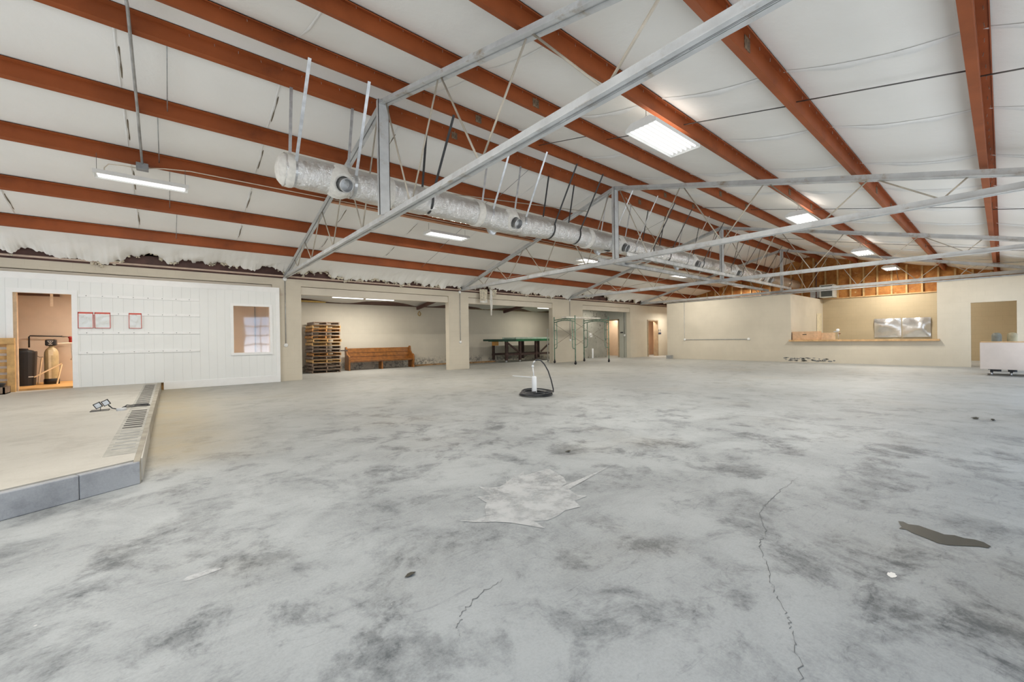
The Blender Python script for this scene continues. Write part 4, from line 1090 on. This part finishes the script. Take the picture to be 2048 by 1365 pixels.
o = MB().grid(lambda s, q: (27.5+1.0*s, 6.585-.02*math.sin(PI*s), 1.1+1.4*q-.0*s), 6, 6).build('hanging_paper', M('cream_paper', (.72, .64, .46), .7), origin='base'); tag(o, 'curled cream paper hanging on the side wall inside the kitchen opening', 'paper')
for i, (ya, yb, lab) in enumerate(((3.32, 4.36, 'crinkled silver foil sheet covering the left kitchen window'), (2.26, 3.28, 'crinkled silver foil sheet covering the right kitchen window'))):
    def fo(s, q): return (X1-.2-.10*math.sin(PI*s)*math.sin(PI*q)-.09*noise.noise(Vector((s*1.6+i*3, q*2, 1))), ya+(yb-ya)*s, 1.12+.98*q)
    o = MB().grid(fo, 24, 18).build('foil_sheet', foil_flat, origin='base'); tag(o, lab, 'foil sheet', 'foil over the kitchen windows')
t = thing('air_conditioner', 'boxy grey air handler with a dark grille on the wall at the duct end', 'air conditioner', (28.5, 6.3, FT))
MB().box(28.1, 28.75, 5.95, 6.6, FT+.06, FT+.78).build('cabinet', M('pale_grey_cabinet', (.60, .60, .55), .5), t, bevel=.015)
MB().box(28.09, 28.11, 6.02, 6.52, FT+.12, FT+.72).build('grille', M('dark_grille', (.07, .075, .07), .5), t)
MB().prism([(28.2, 6.6, FT+.1), (28.6, 6.6, FT+.1), (28.6, 6.6, FT+.7), (28.2, 6.6, FT+.7)], (0, .45, 0)).build('transition', galv_dull, t)
o = MB().tube([(28.0, 6.72, FT), (28.0, 6.72, 5.4)], .03, 8).build('vent_pipe', brown_steel, origin='base'); tag(o, 'dark upright pipe beside the air handler', 'pipe')

# ---------------------------------------------------------------- cart and tanks
t = thing('box_cart', 'pale plywood box cart on black and steel casters at the right edge', 'cart', (19.4, -.25, 0))
MB().box(19.0, 20.1, -.95, .45, .19, 1.0).build('box', M('pale_pinkish_plywood', (.68, .60, .55), .6, 0, .06, 1.5), t, bevel=.006)
MB().box(18.995, 20.1, -.95, .45, 1.0, 1.012).build('top_edge', wood, t)
for x in (19.15, 19.95):
    for y in (-.7, -.16, .22):
        if y == -.7 and x < 19.5: pass
        c = MB(); c.box(x-.07, x+.07, y-.07, y+.07, .17, .19).box(x-.03, x+.03, y-.03, y+.03, .09, .17); pl = c.build('caster_mount', black_p, t)
        MB().lathe([(.001, -.018), (.05, -.018), (.052, 0), (.05, .018), (.001, .018)], (x-.03, y, .052), 16, (0, 1, 0)).build('caster_wheel', galv, pl)
for (y, mt, lab) in ((.13, tank_grey, 'grey rounded tank standing behind the box cart, left one'), (-.205, tank_olive, 'olive tan rounded tank standing behind the box cart, right one')):
    t = thing('pressure_tank', lab, 'tank', (21.2, y, 0), 'rounded tanks behind the cart')
    MB().lathe([(.001, 1.29), (.05, 1.285), (.085, 1.265), (.11, 1.22), (.115, 1.16), (.115, .12), (.09, .05), (.001, .04)], (21.2, y, 0), 28).build('body', mt, t)
    MB().lathe([(.10, .0), (.10, .14)], (21.2, y, 0), 24).build('base_ring', black_p, t)

# ---------------------------------------------------------------- pump and hose
t = thing('sump_pump', 'white bottle-shaped pump with a thin neck standing in the black hose coil', 'pump', (6.38, 6.85, 0))
MB().lathe([(.001, .0), (.055, .0), (.058, .02), (.056, .40), (.045, .425), (.001, .43)], (6.39, 6.86, .02), 20).build('body', plastic_w, t)
MB().tube([(6.38, 6.86, .44), (6.36, 6.87, .66)], .013, 8).build('neck', plastic_w, t)
MB().lathe([(.001, -.03), (.028, -.02), (.030, .01), (.001, .03)], (6.36, 6.87, .68), 12).build('cap', plastic_w, t)
MB().tube([(6.36, 6.88, .42), (6.2, 7.05, .44), (6.03, 7.2, .46)], .010, 6).build('side_arm', plastic_w, t)
MB().tube([(6.36, 6.87, .71), (6.38, 6.86, .76), (6.41, 6.84, .80)], .016, 8).build('fitting', galv, t)
t = thing('black_hose', 'coil of black hose on the floor, one end arching up to the white pump', 'hose', (6.4, 6.85, 0))
path = [(6.41, 6.84, .80), (6.45, 6.82, .83), (6.52, 6.78, .81), (6.60, 6.74, .72), (6.68, 6.70, .56), (6.74, 6.67, .36), (6.79, 6.65, .14), (6.80, 6.66, .06)]
rnd = random.Random(2); a = -.6
coil = []
for k in range(170):
    a += 2*PI/22; rr = .30+.075*math.sin(k*.131)+.03*math.sin(k*.37)+rnd.uniform(-.004, .004)
    off = Vector((.03*math.sin(k*.05), .03*math.cos(k*.07), 0))
    coil.append((6.47+off.x+rr*math.cos(a), 6.90+off.y+rr*1.02*math.sin(a), .018+.075*(k/170)+.012*math.sin(k*.6)+.006))
MB().tube(coil, .017, 7).build('coil', rubber, t)
MB().tube(path, .015, 8).build('rising_end', rubber, t)

# ---------------------------------------------------------------- puddle and scraps
pts = [(3.858, 0.471), (3.873, 0.447), (3.846, 0.418), (3.872, 0.371), (3.852, 0.329), (3.834, 0.28), (3.817, 0.248), (3.849, 0.205), (3.841, 0.161), (3.862, 0.118), (3.853, 0.083), (3.81, 0.052), (3.765, 0.065), (3.755, 0.095), (3.7, 0.155), (3.639, 0.223), (3.631, 0.266), (3.66, 0.313), (3.682, 0.353), (3.697, 0.386), (3.73, 0.414), (3.716, 0.45), (3.762, 0.442), (3.804, 0.456)][::-1]
# drawn as the long wet streak seen on the slab
o = MB().add([(x, y, .003) for x, y in pts], [tuple(range(len(pts)))]).build('wet_patch', puddle_m, origin='base'); tag(o, 'dark wet patch on the concrete at the right foreground', 'puddle')
scr = M('dark_scrap', (.06, .055, .04), .8)
for (x, y, s, lab) in ((3.5, 3.2, .045, 'small dark scrap on the floor just beyond the white plaster splash'), (1.02, 2.11, .035, 'small crumpled dark leaf on the floor in the near middle'),
                       (9.33, .27, .07, 'small dark scrap at the right, nearer the middle of the pair'), (9.32, .10, .07, 'small dark scrap at the right, outer one of the pair')):
    mb = MB(); rnd = random.Random(int(x*31)); n = 9
    P = [(x+s*rnd.uniform(.3, 1.4)*math.cos(2*PI*i/n), y+s*.6*rnd.uniform(.3, 1.4)*math.sin(2*PI*i/n), .004+rnd.random()*s*.3) for i in range(n)]
    mb.add([(x, y, .006+s*.3)]+P+[(x, y, .001)], [(0, i+1, (i+1) % n+1) for i in range(n)]+[(n+1, (i+1) % n+1, i+1) for i in range(n)])
    o = mb.build('floor_scrap', scr, origin='base'); tag(o, lab, 'scrap', 'dark scraps on the floor')

# insulation scrap hanging from the eave by the second truss
t = thing('hanging_insulation', 'torn white insulation hanging down below the second truss end', 'insulation', (11.3, 15.24, 3.0))
def rag(x0, w, z0, z1, nm, mat, seed, taper=.6):
    def fn(s, q):
        x = x0+(s-.5)*w*(1-(1-taper)*(1-q)); z = z0+(z1-z0)*(q+.04*noise.noise(Vector((s*5, seed, 0))))
        return (x*15.27/14.85+.0, 15.24+.05*noise.noise(Vector((s*4, q*3, seed)))+.03*math.sin(s*6), z)
    MB().grid(fn, 8, 10).build(nm, mat, t)
rag(10.80, .42, 3.06, 3.60, 'torn_sheet', torn_m, 1, .9)
rag(10.80, .40, 2.99, 3.13, 'foil_edge', tape_w, 6, 1)
rag(11.22, .16, 2.42, 3.62, 'hanging_strip', tape_w, 2, .35)
rag(11.40, .30, 3.30, 3.62, 'torn_sheet', torn_m, 3, .6)
